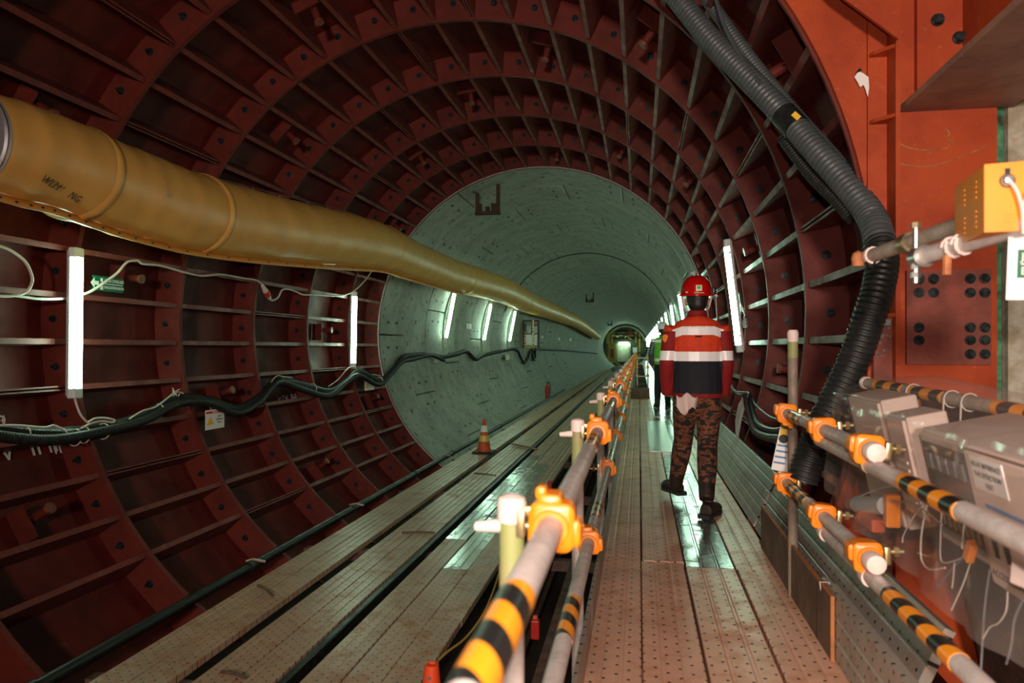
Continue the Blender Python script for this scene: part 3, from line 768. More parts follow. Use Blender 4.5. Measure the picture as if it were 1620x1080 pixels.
# evacuation sign
def wall_board(u0, v0, u1, v1, r, name, label, cat, material, th=.006):
    p = atC((u0 + u1) / 2, (v0 + v1) / 2, r); side = -1 if p.x < CX else 1
    a = atC(u0, (v0 + v1) / 2, r); b = atC(u1, (v0 + v1) / 2, r); W = (b - a).length
    dep = -ST * p.x + CT * p.y; H = (v1 - v0) * dep / F
    t = b - a; t.z = 0; t.normalize(); nz = Vector((0, 0, 1)); nr = t.cross(nz)          # faces the axis
    M = Matrix((t, nz, nr)).transposed().to_4x4(); M.translation = p
    o = thing(name, label, cat); o.matrix_basis = M
    MB().box((0, 0, 0), (W, H, th), bev=.001).build('board', material, o, M=M)
    return o, M, W, H
o, M, W, H = wall_board(147, 438, 195, 461, 3.0, 'evacuation_sign', 'green evacuation route sign with white arrow on the red wall', 'sign', 'sign_green')
f = lambda x, y: M @ Matrix.Translation((x, y, .005))
text_mesh('JALUR EVAKUASI', H * .33, f(W * .19, H * .22) @ Matrix.Scale(.74, 4, (1, 0, 0)), 'sign_white', o)
text_mesh('EVACUATION ROUTE', H * .27, f(W * .19, -H * .24) @ Matrix.Scale(.72, 4, (1, 0, 0)), 'sign_white', o)
ar = MB().prism([(-.12 + x, y, .004) for x, y in ((-.10, 0), (-.05, .05), (-.05, .018), (.0, .018), (.0, -.018), (-.05, -.018), (-.05, -.05))], (0, 0, .001)); ar.v = [tuple(M @ Vector((v[0], v[1], v[2]))) for v in ar.v]; ar.build('arrow', 'sign_white', o)
mr = MB().box((-W * .22, H * .25, .004), (.03, .03, .001)).box((-W * .22, -H * .2, .004), (.035, .06, .001)).box((-W * .19, H * .02, .004), (.02, .03, .001)); mr.v = [tuple(M @ Vector(v)) for v in mr.v]; mr.build('running_figure', 'sign_white', o)
ln = MB().box((W * .16, 0, .004), (W * .62, .006, .001)); ln.v = [tuple(M @ Vector(v)) for v in ln.v]; ln.build('divider', 'sign_white', o)
# warning tags under the conduit
def warning(u0, v0, u1, v1, label, detail=True):
    o, M, W, H = wall_board(u0, v0, u1, v1, 2.9, 'warning_tag', label, 'sign', 'sign_white', .003)
    g = lambda x, y, z=.003: M @ Vector((x, y, z))
    MB().prism([g(-W * .46, H * .3), g(W * .46, H * .3), g(W * .46, H * .42), g(-W * .46, H * .42)], g(0, 0, .001) - g(0, 0, 0)).build('red_band', 'sign_red', o)
    MB().prism([g(-W * .44, -H * .26), g(-W * .06, -H * .26), g(-W * .25, H * .16)], g(0, 0, .001) - g(0, 0, 0)).build('yellow_triangle', 'sign_yellow', o)
    if detail:
        text_mesh('BAHAYA', H * .12, M @ Matrix.Translation((0, H * .36, .005)), 'sign_white', o)
        for j, s_ in enumerate(('AWAS', 'TEGANGAN', 'TINGGI')): text_mesh(s_, H * .11, M @ Matrix.Translation((W * .22, H * (.12 - .15 * j), .004)), 'sign_black', o)
    MB().cyl(g(-W * .2, H * .5), g(-W * .25, H * .75, -.02), .003, n=5).build('string', 'cable_white', o)
warning(325, 647, 355, 678, 'white warning tag with yellow triangle hung under the conduit on red steel')
warning(577, 599, 592, 617, 'small white warning tag hung under the conduit close to the portal', False)
warning(687, 561, 695, 573, 'tiny warning tag under the conduit on the concrete nearest the portal', False)
warning(800, 560, 806, 569, 'tiny warning tag under the conduit on the concrete near the distribution board', False)
o, M, W, H = wall_board(738, 512, 746, 520, 2.98, 'wall_plate', 'small white square plate on the concrete between two tube lamps', 'plate', 'sign_white')
text_mesh('R', H * .6, M @ Matrix.Translation((0, 0, .005)), 'sign_black', o)
for u, v in ((857, 533), (884, 536), (902, 537)):
    o, M, W, H = wall_board(u - 1, v - 2, u + 2, v + 2, 2.98, 'wall_plate', 'small pale plate on the far concrete wall past the distribution board', 'plate', 'sign_white'); o['group'] = 'far wall plates'
# stencilled lettering on the lining (upside down)
def stencil(u, v, body, size, r=RS - .004):
    p = atC(u, v, r); a = phi_of(p); nrm = Vector((-cos(a), 0, -sin(a))); t = Vector((0, 1, 0)); z = nrm.cross(t)
    M = Matrix((t, z, nrm)).transposed().to_4x4(); M.translation = p
    text_mesh(body, size, M @ Matrix.Rotation(pi, 4, 'Z'), 'sign_white', steel, 'stencil')
for u, v, b_, s_ in ((236, 662, 'IHI', .21), (45, 704, 'IHI  A', .24), (100, 701, 'IHI', .21), (455, 629, 'IHI  A2-4', .15), (535, 616, 'IHI', .14)): stencil(u, v, b_, s_, RS - .02)
# distribution board with striped frame on the concrete
DB = 29.5
db = thing('distribution_board', 'distribution board in a dark frame with hazard striped posts on the concrete wall', 'electrical panel', atD(838, 548, DB))
def brect(u0, v0, u1, v1, y, th, m_, name):
    a = atD(u0, v0, DB); b = atD(u1, v1, DB); return MB().span((a.x, DB + y, b.z), (b.x, DB + y + th, a.z)).build(name, m_, db)
brect(829, 512, 851, 547, .02, .25, 'tbm_dark', 'enclosure'); brect(831, 529, 850, 546, -.01, .03, 'plastic_white', 'lower_door'); brect(833, 513, 840, 527, -.01, .03, 'box_dark', 'upper_door'); brect(842.5, 516, 850, 527, -.01, .03, 'fixture_grey', 'meter_panel')
for u, m_ in ((828.5, 'bracket_brown'), (844, 'tiger_tape'), (852, 'bracket_brown')):
    a = atD(u, 506, DB); b = atD(u, 551, DB); L = a.z - b.z
    link('frame_post', MB().box((0, 0, 0), (.075, L, .06)).mesh('frame_post', m_), db, None, Matrix.Translation((a.x, DB - .05, (a.z + b.z) / 2)) @ Matrix.Rotation(pi / 2, 4, 'X'))
a = atD(831, 527, DB); link('frame_post', MB().box((0, 0, 0), (.07, .6, .05)).mesh('frame_post', 'tiger_tape'), db, None, Matrix.Translation((a.x, DB - .07, a.z - .25)) @ Matrix.Rotation(pi / 2, 4, 'X'))
for v, m_ in ((507.5, 'bracket_brown'), (549, 'tbm_yellow')): brect(827, v - 1.2, 853, v + 1.2, -.06, .06, m_, 'frame_rail')
# steel brackets on the crown of the concrete
def bracket(u, v, h_px, label):
    t_ = atC(u, v - h_px / 2, 2.97); D_ = t_.y; b_ = atD(u, v + h_px / 2, D_); h_ = t_.z - b_.z
    o = thing('crown_bracket', label, 'bracket', t_); w_ = h_ * .40
    for s_ in (-1, 1):
        x = t_.x + s_ * w_; zt = CZ + sqrt(2.97 ** 2 - (x - CX) ** 2)
        MB().span((x - w_ * .16, D_, b_.z), (x + w_ * .16, D_ + .08, zt)).build('hanger_bar', 'bracket_brown', o)
        MB().span((x - s_ * w_ * .55 - w_ * .12, D_ + .01, b_.z), (x - s_ * w_ * .1, D_ + .07, b_.z + h_ * .42)).build('inner_plate', 'bracket_brown', o)
    MB().span((t_.x - w_ * 1.22, D_ - .005, b_.z), (t_.x + w_ * 1.22, D_ + .085, b_.z + h_ * .12)).build('cross_bar', 'bracket_brown', o)
    MB().cyl((t_.x, D_ + .04, b_.z + h_ * .12), (t_.x, D_ + .04, b_.z + h_ * .3), w_ * .2, n=10).build('lug', 'bracket_brown', o)
bracket(771, 318, 42, 'brown U shaped steel bracket on the crown just inside the portal')
bracket(933, 471, 14, 'smaller U shaped steel bracket on the crown beyond the black seal line')
bracket(965, 511, 8, 'tiny steel bracket on the crown close to the boring machine')

# ================================================================== TRACK LEVEL THINGS
y0, y1 = -1.0, 60.0
o = thing('side_pipe', 'dark pipe lying along the foot of the red lining', 'pipe', (-3.48, 3, ZD))
MB().cyl((-3.45, 1, ZD + .03), (-3.45, 34, ZD + .03), .042, n=12).build('pipe', 'rail_black', o, True)
for y in (3.6, 6.0, 8.4, 10.9, 13.2, 18): MB().cyl((-3.45, y, ZD + .03), (-3.45, y + .07, ZD + .03), .052, n=12).build('joint', 'rail_black', o, True)
for y in (6.1, 8.5, 12.7): MB().tube([(-3.52, y, ZD + .06), (-3.45, y, ZD + .08), (-3.36, y + .05, ZD + .05)], .012, 6).build('clamp', 'pipe_old', o)
for x, zt, lb, m_ in ((-2.09, ZD + .02, 'black shiny running rail set between the plank decks', 'rail_black'), (-2.71, ZD - .10, 'rusty running rail sunk in the slot between planks', 'beam_brown')):
    o = thing('running_rail', lb, 'rail', (x, 0, zt - .14))
    MB().prism([(x - .025, -1, zt - .03), (x - .025, -1, zt - .006), (x - .019, -1, zt), (x + .019, -1, zt), (x + .025, -1, zt - .006), (x + .025, -1, zt - .03)], (0, 61, 0)).build('rail_head', m_, o)
    MB().span((x - .009, -1, zt - .12), (x + .009, 60, zt - .03)).span((x - .055, -1, zt - .14), (x + .055, 60, zt - .12)).build('rail_web', m_, o)
# traffic cone
p = atZ(766, 716, ZD); tc_ = thing('traffic_cone', 'orange traffic cone with white and yellow bands on the deck by the portal', 'cone', (p.x, p.y, ZD))
B = Matrix.Translation((p.x, p.y, ZD + .003))
MB().box((p.x, p.y, ZD + .018), (.40, .40, .036), bev=.01).build('base', 'rubber', tc_)
prof = [(.135, .036), (.125, .20), (.107, .30), (.078, .42), (.055, .50), (.03, .63), (.0, .64)]
MB().lathe([(.14, .03), (.13, .06), (.03, .63), (.02, .645), (.0, .646)], 20, B).build('cone', 'cone_orange', tc_, True, 50)
cr = lambda z: .13 - (z - .06) * (.1 / .57) + .003
for z0, z1, m_ in ((.22, .33, 'cone_yellow'), (.40, .52, 'cone_white')):
    MB().lathe([(cr(z0), z0), (cr(z1), z1)], 20, B).build('reflective_band', m_, tc_, True, 60)
# thick plastic delineator near the guard rail
def delineator(u, v, ztop, zbase, label, rtop=.038, rb=.12):
    p = atZ(u, v, ztop); h = ztop - zbase
    o = thing('warning_cone', label, 'cone', (p.x, p.y, zbase)); B = Matrix.Translation((p.x, p.y, zbase))
    MB().lathe([(rb, 0), (rb * .9, .04), (rtop, h - .03), (rtop * .9, h), (rtop * .6, h + .002), (rtop * .55, h - .03), (0, h - .03)], 20, B).build('body', 'cone_red', o, True, 40)
    MB().lathe([(rtop * 1.15, h - .10), (rtop * 1.2, h - .09), (rtop * 1.1, h - .08)], 20, B).build('rim', 'cone_red', o, True)
    MB().lathe([(rb * 1.5, 0), (rb * 1.5, .03), (rb, .03)], 16, B).build('foot', 'rubber', o)
    q = p + Vector((.0, -rtop, -.05)); MB().cyl(q, q + Vector((0, -.012, 0)), .010, n=10).build('eyelet', 'zinc', o)
    return p
pc = delineator(683, 1050, -.30, -1.15, 'red warning cone standing between deck and walkway with a yellow cord')
tag(MB().tube(smooth_path([pc + Vector((0, 0, -.02)), atZ(705, 1033, -.34), atZ(740, 1005, -.40), atZ(770, 960, -.42), atZ(790, 905, -.40), atZ(797, 872, -.30)], 6), .0065, 6).build('cord', 'rope_yellow'), 'yellow cord strung from the red warning cone', 'cord')
for u, v, hh, lb in ((847, 992, .12, 'red marker lamp on the brown channel under the guard rail'), (870, 772, .16, 'small red marker lamp beside the deck edge under the guard rail')):
    p = atZ(u, v + (18 if hh < .15 else 8), -.55 if hh < .15 else ZD)
    o = thing('marker_lamp', lb, 'marker lamp', p); MB().box(p + Vector((0, 0, hh / 2)), (.055, .05, hh), bev=.01).build('body', 'fire_red', o); MB().box(p + Vector((0, 0, hh + .012)), (.03, .03, .024), bev=.006).build('lens', 'cone_red', o)
# fire extinguisher by the concrete wall
p = wall_pt(-.62, 26.0, -1, 2.80); p = atZ(866, 630, ZD); o = thing('fire_extinguisher', 'red fire extinguisher standing on deck against the concrete wall', 'extinguisher', p)
B = Matrix.Translation(p)
MB().lathe([(.0, .0), (.085, .0), (.09, .03), (.09, .46), (.06, .53), (.025, .55), (.025, .60)], 16, B).build('cylinder', 'fire_red', o, True)
MB().box(p + Vector((.03, 0, .63)), (.13, .03, .04)).build('valve_handle', 'bolt_black', o)
MB().tube(smooth_path([p + Vector((.03, 0, .61)), p + Vector((.12, 0, .55)), p + Vector((.12, 0, .3)), p + Vector((.10, 0, .2))], 5), .014, 6).build('hose', 'rubber', o)
# loose timber
for a_, b_, lb in (((808, 703), (850, 712), 'short pale timber lath lying on the far planks'),):
    A = atZ(*a_, ZD + .02); B_ = atZ(*b_, ZD + .02); d = (B_ - A).normalized()
    o = MB().prism([A, B_, B_ + Vector((0, .07, 0)), A + Vector((0, .07, 0))], (0, 0, .03)).build('timber_lath', 'timber'); tag(o, lb, 'timber')
# tie bars across the planks
for i, (a_, b_) in enumerate((((750, 748), (785, 752)), ((636, 842), (688, 842)), ((350, 1062), (390, 1072)), ((408, 925), (432, 942)))):
    A = atZ(*a_, ZD + .012); B_ = atZ(*b_, ZD + .012)
    tag(MB().tube([A, (A + B_) / 2 + Vector((0, .01, .004)), B_], .010, 6).build('tie_wire', 'beam_brown'), 'rusty tie rod lying across the deck planks', 'rod', 'tie rods on the deck')

# ================================================================== GUARD RAILS
def arcbox(mb, w, h, d, y0):                     # half shell seen from the front: rounded block along y
    pr = []
    for cx_, cz_, a0 in ((w / 2 - .018, h / 2 - .018, 0), (-w / 2 + .018, h / 2 - .018, 90), (-w / 2 + .018, -h / 2 + .018, 180), (w / 2 - .018, -h / 2 + .018, 270)):
        for k in range(5):
            a = radians(a0 + 22.5 * k); pr.append((cx_ + .018 * cos(a), y0, cz_ + .018 * sin(a)))
    mb.prism(pr, (0, d, 0))
cov = MB()
def rounded(mb, w, h, y0, d, rc, dx=0, dz=0, ins=.008):
    def ring(y, e):
        out = []
        for cx_, cz_, a0 in ((w / 2 - rc, h / 2 - rc, 0), (-w / 2 + rc, h / 2 - rc, 90), (-w / 2 + rc, -h / 2 + rc, 180), (w / 2 - rc, -h / 2 + rc, 270)):
            for k in range(5):
                a = radians(a0 + 22.5 * k); out.append((dx + cx_ + (rc - e) * cos(a), y, dz + cz_ + (rc - e) * sin(a)))
        return out
    rings = [ring(y0, ins), ring(y0 + ins * .7, 0), ring(y0 + d - ins * .7, 0), ring(y0 + d, ins)]; n = 20
    mb.add([v for r_ in rings for v in r_], [(i * n + k, i * n + (k + 1) % n, (i + 1) * n + (k + 1) % n, (i + 1) * n + k) for i in range(3) for k in range(n)] + [tuple(range(n))[::-1], tuple(range(3 * n, 4 * n))])
rounded(cov, .086, .092, -.046, .052, .019); rounded(cov, .076, .080, .004, .044, .019)
rounded(cov, .046, .030, -.036, .060, .011, -.006, .045, .005); rounded(cov, .020, .024, -.024, .034, .008, -.024, .060, .004); rounded(cov, .024, .050, -.030, .052, .010, .042, -.012, .005)
cov.cyl((0, -.052, 0), (0, -.042, 0), .033, .036, n=20)
cover_mesh = cov.mesh('coupler_cover', 'coupler_orange', True, 50)
cl_ = MB().cyl((-.04, 0, -.008), (-.115, 0, -.008), .0085, n=10).box((-.062, 0, 0), (.018, .05, .055), bev=.004).cyl((-.085, 0, -.008), (-.10, 0, -.008), .017, n=6).box((-.05, .0, .022), (.04, .03, .02), bev=.004)
clamp_mesh = cl_.mesh('clamp', 'brass_zinc', True, 40)
wn = MB().cyl((-.10, 0, -.010), (-.155, 0, -.014), .014, .009, n=10); wing_mesh = wn.mesh('bolt_sleeve', 'cap_pink', True)
cap_ = MB().lathe([(.028, -.022), (.029, .012), (.026, .024), (.012, .030), (0, .031)], 16); cap_mesh = cap_.mesh('end_cap', 'cap_pink', True, 50)
sleeve_me = {}
def tape_sleeve(parent, p, d, L, r=.0256):
    d = Vector(d).normalized()
    if (L, r) not in sleeve_me: sleeve_me[(L, r)] = MB().cyl((0, -L / 2, 0), (0, L / 2, 0), r, n=20).mesh('hazard_tape', 'tiger_tape', True, 60)
    return link('hazard_tape', sleeve_me[(L, r)], parent, None, frame(p, d, (0, 0, 1)))
PR = .0243
gl = thing('guard_rail', 'scaffold tube guard rail with orange couplers between track and walkway', 'guard rail', (-.24, 0, 0))
XU, ZU, XL, ZL = -.163, .912, -.198, .472
ylist = [1.40, 2.95, 4.75, 6.5] + [6.5 + 1.75 * (i + 1) for i in range(24)]
for x, z, ys in ((XU, ZU, (-.6, 5.2, 11.2, 17.2, 23.2, 29.2, 35.2, 41.2, 50)), (XL, ZL, (-.6, 3.4, 9.4, 15.4, 21.4, 27.4, 33.4, 39.4, 50))):
    for a, b in zip(ys, ys[1:]):
        MB().cyl((x, a, z), (x, b - .004, z), PR, n=20).build('rail_tube', 'pipe_galv', gl, True, 60)
posts = []
for i, y in enumerate(ylist):
    px = XU - .082
    po = MB().cyl((px, y, -.25), (px, y, ZU - .16), PR, n=14).build('post', 'pipe_galv', gl, True, 60)
    MB().cyl((px, y, ZU - .16), (px, y, ZU + .02), PR + .0005, n=14).build('painted_end', 'post_green', po, True, 60)
    link('end_cap', cap_mesh, po, None, Matrix.Translation((px, y, ZU + .022)))
    for x, z in ((XU, ZU), (XL, ZL)):
        c_ = link('coupler', clamp_mesh, gl, None, Matrix.Translation((x, y, z)))
        link('coupler_cover', cover_mesh, c_, None, Matrix.Translation((x, y, z)) @ Matrix.Rotation(random.uniform(-.06, .06), 4, 'Y'))
        if z == ZU: link('bolt_sleeve', wing_mesh, c_, None, Matrix.Translation((x, y, z)))
for y in (.82, 2.55, 4.15, 5.9, 7.6, 9.4, 11.1, 14.6, 18.1): tape_sleeve(gl, (XU, y, ZU), (0, 1, 0), .30)
for y in (2.07, 3.45, 5.3, 7.1, 8.9): tape_sleeve(gl, (XL, y, ZL), (0, 1, 0), .30)
# toe board on the track side of the walkway
tb = thing('toe_board', 'grey plank toe board on edge below the guard rail beside the walkway', 'toe board', (-.235, 2, 0))
y = .2
while y < 40:
    MB().span((-.219, y, .001), (-.203, y + 2.98, .15)).build('board', 'plank_board', tb); y += 3.0

# ---- right guard rail
gr = thing('guard_rail', 'scaffold tube guard rail with capped tubes in front of the wrapped boxes', 'guard rail', (.76, 3.8, 0))
XR = .70
def yfor(u, v, X): return atX(u, v, X).y
za, zb_ = .935, .895; zc, zd_ = .600, .545
ya_, yb_ = 3.72, 2.36
MB().cyl((XR, yb_, za), (XR, ya_ + .05, za), PR, n=20).build('rail_tube', 'pipe_galv', gr, True, 60)
MB().cyl((XR + .005, .2, zb_ - .002), (XR + .005, 3.05, zb_ - .01), PR, n=20).build('rail_tube', 'pipe_galv', gr, True, 60)
MB().cyl((XR, yb_, zc), (XR, ya_ + .05, zc), PR, n=20).build('rail_tube', 'pipe_galv', gr, True, 60)
MB().cyl((XR + .005, .2, zd_), (XR + .005, 3.02, zd_), PR, n=20).build('rail_tube', 'pipe_galv', gr, True, 60)
for z, ys in ((za, (3.70, 2.99, 2.44)), (zc, (3.72, 3.0, 2.45))):
    for y in ys:
        M = Matrix.Translation((XR, y, z)) @ Matrix.Rotation(pi + random.uniform(-.1, .1), 4, 'Y')
        c_ = link('coupler', clamp_mesh, gr, None, M); link('coupler_cover', cover_mesh, c_, None, M)
for z in (za, zc):
    c_ = link('tube_cap', cap_mesh, gr, None, Matrix.Translation((XR, yb_ - .006, z)) @ Matrix.Rotation(pi / 2, 4, 'X') @ Matrix.Scale(1.08, 4))
tape_sleeve(gr, (XR, 3.42, za), (0, 1, 0), .26); tape_sleeve(gr, (XR, 3.40, zc), (0, 1, 0), .38)
tape_sleeve(gr, (XR + .005, 1.93, zb_ - .006), (0, 1, 0), .36); tape_sleeve(gr, (XR + .005, 2.0, zd_), (0, 1, 0), .46)
for y, z in ((2.42, zb_), (2.95, zd_), (2.42, zd_)):
    MB().cyl((XR + .005, y - .02, z - .006), (XR + .005, y + .02, z - .006), .029, n=16).build('clamp_band', 'brass_zinc' if z == zb_ else 'cap_pink', gr, True)
q = MB().box((XR + .03, .93, zb_ + .02), (.06, .06, .10), bev=.008); q.build('coupler', 'coupler_orange', gr)
po = MB().cyl((.765, 3.86, -.25), (.765, 3.86, 1.20), PR, n=16).build('post', 'post_brown', gr, True, 60)
MB().cyl((.765, 3.86, 1.20), (.765, 3.86, 1.28), PR + .0008, n=16).build('painted_end', 'post_green', po, True)
MB().lathe([(.0265, 1.28), (.028, 1.325), (.022, 1.34), (.010, 1.33)], 16, Matrix.Translation((.765, 3.86, 0))).build('end_cap', 'cap_pink', po, True)
# ---- toe boards on the right
tr = thing('plywood_board', 'dark plywood toe board standing on the walkway edge', 'board', (.76, 3.9, 0))
MB().span((.752, 3.08, .003), (.765, 4.75, .255)).build('face', 'ply_face', tr)
MB().span((.7515, 3.08, .255), (.7655, 4.75, .262)).build('top_edge', 'ply_edge', tr); MB().span((.7515, 3.068, .003), (.7655, 3.08, .262)).build('end_edge', 'ply_edge', tr)
MB().span((.7505, 3.30, .003), (.752, 3.305, .255)).build('joint', 'dark_gap', tr)
ts = thing('steel_toe_board', 'grey perforated steel toe board on edge next to the plywood', 'board', (.78, 2, 0))
link('plank', plank_mesh(.265, 3.4, 'plank', 'plank_board', .03), ts, None, Matrix.Translation((.770, -.1, .136)) @ Matrix.Rotation(-pi / 2, 4, 'Y'))
MB().span((.770, -.1, .266), (.805, 3.2, .274)).build('top_lip', 'plank_board', ts)
MB().tube([(.76, 3.25, .20), (.745, 3.22, .27), (.775, 3.19, .28), (.79, 3.2, .22)], .003, 5).build('tie', 'cable_white', ts)
for i, (a, b, lb) in enumerate(((2.45, 5.15, 'perforated steel plank leaning on the lining behind the plywood'), (5.22, 9.2, 'perforated steel plank leaning outward beside the worker'), (9.28, 13.3, 'perforated steel plank leaning outward near the portal'))):
    o = thing('leaning_plank', lb, 'plank', (.9, a, .1))
    M = Matrix.Translation((.772, a, .02)) @ Matrix.Rotation(-radians(66), 4, 'Y')
    for j in (0, 1):
        link('plank', plank_mesh(.195, b - a, 'plank', 'plank_board', .035), o, None, M @ Matrix.Translation((.10 + j * .20, 0, 0)))

# ================================================================== WRAPPED BOXES (right foreground)
tilt = radians(12)
def leanbox(name, label, cat, x, y0, y1, ztop, h, dp, material, bev=.008):
    """box whose face looks at the walkway, leaning with the curved lining"""
    M = Matrix.Translation((x, y0, ztop)) @ Matrix.Rotation(-tilt, 4, 'Y')
    o = thing(name, label, cat); o.matrix_basis = M
    L = y1 - y0
    q = MB().box((dp / 2, L / 2, -h / 2), (dp, L, h), bev=bev); q.v = [tuple(M @ Vector(v)) for v in q.v]; q.build('body', material, o)
    q = MB().box((-.006, L / 2, -h / 2), (.012, L - .02, h - .02), bev=.004); q.v = [tuple(M @ Vector(v)) for v in q.v]; q.build('lid', material, o)
    return o, M
def part(o, M, mb, name, material):
    mb.v = [tuple(M @ Vector(v)) for v in mb.v]; return mb.build(name, material, o)
bA, MA = leanbox('junction_box', 'beige junction box under plastic film nearest the corrugated conduit', 'box', .90, 2.95, 3.36, 1.05, .50, .13, 'box_grey')
bB, MBm = leanbox('junction_box', 'narrow beige box with louvres between two junction boxes under film', 'box', .885, 2.64, 2.83, 1.015, .36, .13, 'box_grey')
for j in range(6): part(bB, MBm, MB().box((.065, -.002, -.16 - .028 * j), (.085, .006, .010)).box((-.014, .095, -.16 - .028 * j), (.006, .11, .010)), 'louvre', 'box_grey')
bC, MC = leanbox('panel_box', 'beige panel box with dark window and relays under film', 'box', .89, 2.14, 2.52, .995, .36, .26, 'box_grey')
part(bC, MC, MB().box((-.014, .19, -.18), (.008, .31, .29)), 'window', 'box_dark')
for j in range(5): part(bC, MC, MB().box((-.021, .08 + .055 * j, -.09), (.010, .04, .05), bev=.004), 'relay', 'cable_grey')
for j in range(7): part(bC, MC, MB().box((-.019, .06 + .04 * j, -.24), (.006, .012, .10)), 'terminal', 'brass_zinc')
bD, MD = leanbox('interface_box', 'large pale control box with printed notices under film', 'box', .845, 1.50, 2.09, .995, .37, .34, 'box_grey')
part(bD, MD, MB().box((.16, .295, .004), (.35, .60, .010), bev=.004), 'lid_rim', 'box_grey')
def notice(x, z, w_, h_, lines, size):
    part(bD, MD, MB().box((-.0135, x, z), (.002, w_, h_)), 'paper', 'sign_white')
    for j, s_ in enumerate(lines):
        Mt = MD @ Matrix.Translation((-.0155, x, z + h_ * (.28 - .3 * j))) @ Matrix(((0, 0, -1, 0), (-1, 0, 0, 0), (0, 1, 0, 0), (0, 0, 0, 1)))
        text_mesh(s_, size, Mt, 'print_black', bD, ext=.0003)
notice(.46, -.06, .17, .085, ('RELAY INTERFACE', 'THE DETECTION', 'TEST'), .0185)
part(bD, MD, MB().box((-.0135, .40, -.142), (.002, .22, .010)), 'blue_strip', 'sign_blue')
notice(.475, -.235, .15, .10, ('', '', ''), .02)
for j in (0, 1):
    q = MB().box((-.016, .505 - .06 * j, -.212), (.002, .014, .016)).box((-.016, .505 - .06 * j, -.238), (.002, .026, .036)).box((-.016, .505 - .06 * j, -.264), (.002, .02, .022)); part(bD, MD, q, 'figure_print', 'print_black')
Mt = MD @ Matrix.Translation((-.0140, .45, -.325)) @ Matrix(((0, 0, -1, 0), (-1, 0, 0, 0), (0, 1, 0, 0), (0, 0, 0, 1)))
text_mesh('ACCESS-CONTROL', .026, Mt, 'print_black', bD, ext=.0003)
# backing panel that carries the boxes
mp = thing('mounting_panel', 'brown stained panel leaning behind the wrapped boxes', 'panel', (1.3, 2.3, -.5))
Mq = Matrix.Translation((1.245, 1.0, 1.02)) @ Matrix.Rotation(-tilt, 4, 'Y')
part(mp, Mq, MB().box((.012, 1.27, -.80), (.024, 2.54, 1.6)), 'sheet', 'panel_brown')
for zz in (-.12, -.40): part(mp, Mq, MB().box((-.025, 1.27, zz), (.04, 2.5, .05), bev=.004), 'rail', 'fixture_grey')
# taped tube behind the boxes
tt = thing('taped_tube', 'hazard taped scaffold tube behind the wrapped boxes', 'tube', (1.05, 3, 1.05))
A = Vector((1.02, 3.52, 1.09)); B = Vector((1.21, 2.2, 1.04))
MB().cyl(A, B, PR, n=18).build('tube', 'pipe_old', tt, True)
d = B - A
for t in (.16, .38, .78): tape_sleeve(tt, A + d * t, d, .24, .0262)
MB().lathe([(.027, 0), (.03, .02), (.012, .03), (0, .03)], 14, frame(A, (0, 0, 1), -d) if False else Matrix.Translation(A) @ d.to_track_quat('-Z', 'Y').to_matrix().to_4x4()).build('end_cap', 'cap_pink', tt, True)
for t in (.3, .5, .58, .86):
    p = A + d * t; x = d.normalized().cross(Vector((0, 0, 1))).normalized(); ring = [p + (x * cos(k * pi / 6) + Vector((0, 0, 1)) * sin(k * pi / 6)) * .031 for k in range(13)]
    MB().tube(ring + [p + Vector((-.04, -.02, -.09)), p + Vector((-.05, -.03, -.16))], .003, 5).build('cable_tie', 'cable_white', tt)
# motor like horn under the film
hn = thing('warning_horn', 'grey cylindrical horn with orange bracket under the film', 'horn', (.92, 3.0, .66))
a = atX(1345, 797, .88); b = atX(1402, 800, .90)
MB().cyl(a, a.lerp(b, .25), .022, n=14).build('nozzle', 'weld_rust', hn, True); MB().cyl(a.lerp(b, .25), b, .034, n=16).build('body', 'fixture_grey', hn, True)
MB().box(b + Vector((.01, -.03, -.01)), (.05, .04, .12), bev=.006).build('bracket', 'coupler_orange', hn); MB().box(a.lerp(b, .6) + Vector((0, 0, -.06)), (.05, .20, .05), bev=.008).build('mount', 'cone_orange', hn)
# hanging white wires
wires = [[(1475, 780), (1450, 810), (1430, 845), (1428, 858)], [(1468, 790), (1460, 830), (1457, 856), (1458, 885), (1470, 900), (1495, 898)], [(1490, 800), (1488, 850), (1490, 888), (1515, 885), (1530, 875)], [(1540, 870), (1510, 895), (1490, 920), (1480, 930)], [(1540, 875), (1525, 920), (1512, 950), (1505, 965)],
         [(1410, 792), (1440, 795), (1460, 805), (1490, 830)], [(1594, 935), (1592, 965), (1580, 985), (1566, 992), (1555, 1010)], [(1618, 950), (1605, 980), (1600, 1020), (1592, 1050)], [(1528, 812), (1524, 840), (1522, 868)], [(1445, 770), (1400, 770), (1360, 785)], [(1510, 890), (1508, 915), (1506, 930)], [(1566, 900), (1558, 960), (1553, 1040), (1550, 1085)]]
for i, wv in enumerate(wires):
    o = MB().tube(smooth_path([atX(u, v, .865 + .01 * (i % 4)) for u, v in wv], 5), .0022 + .0008 * (i % 2), 5).build('hanging_wire', 'cable_white' if i % 4 != 3 else 'cable_grey', None, True); tag(o, 'thin pale wire dangling below the wrapped boxes', 'wire', 'wires below the wrapped boxes')
o = MB().box(atX(1535, 872, .86), (.02, .03, .06), Euler((.5, 0, 0)).to_matrix(), bev=.004).build('wire_tag', 'coupler_orange'); tag(o, 'small orange tag tied to the hanging wires', 'tag')
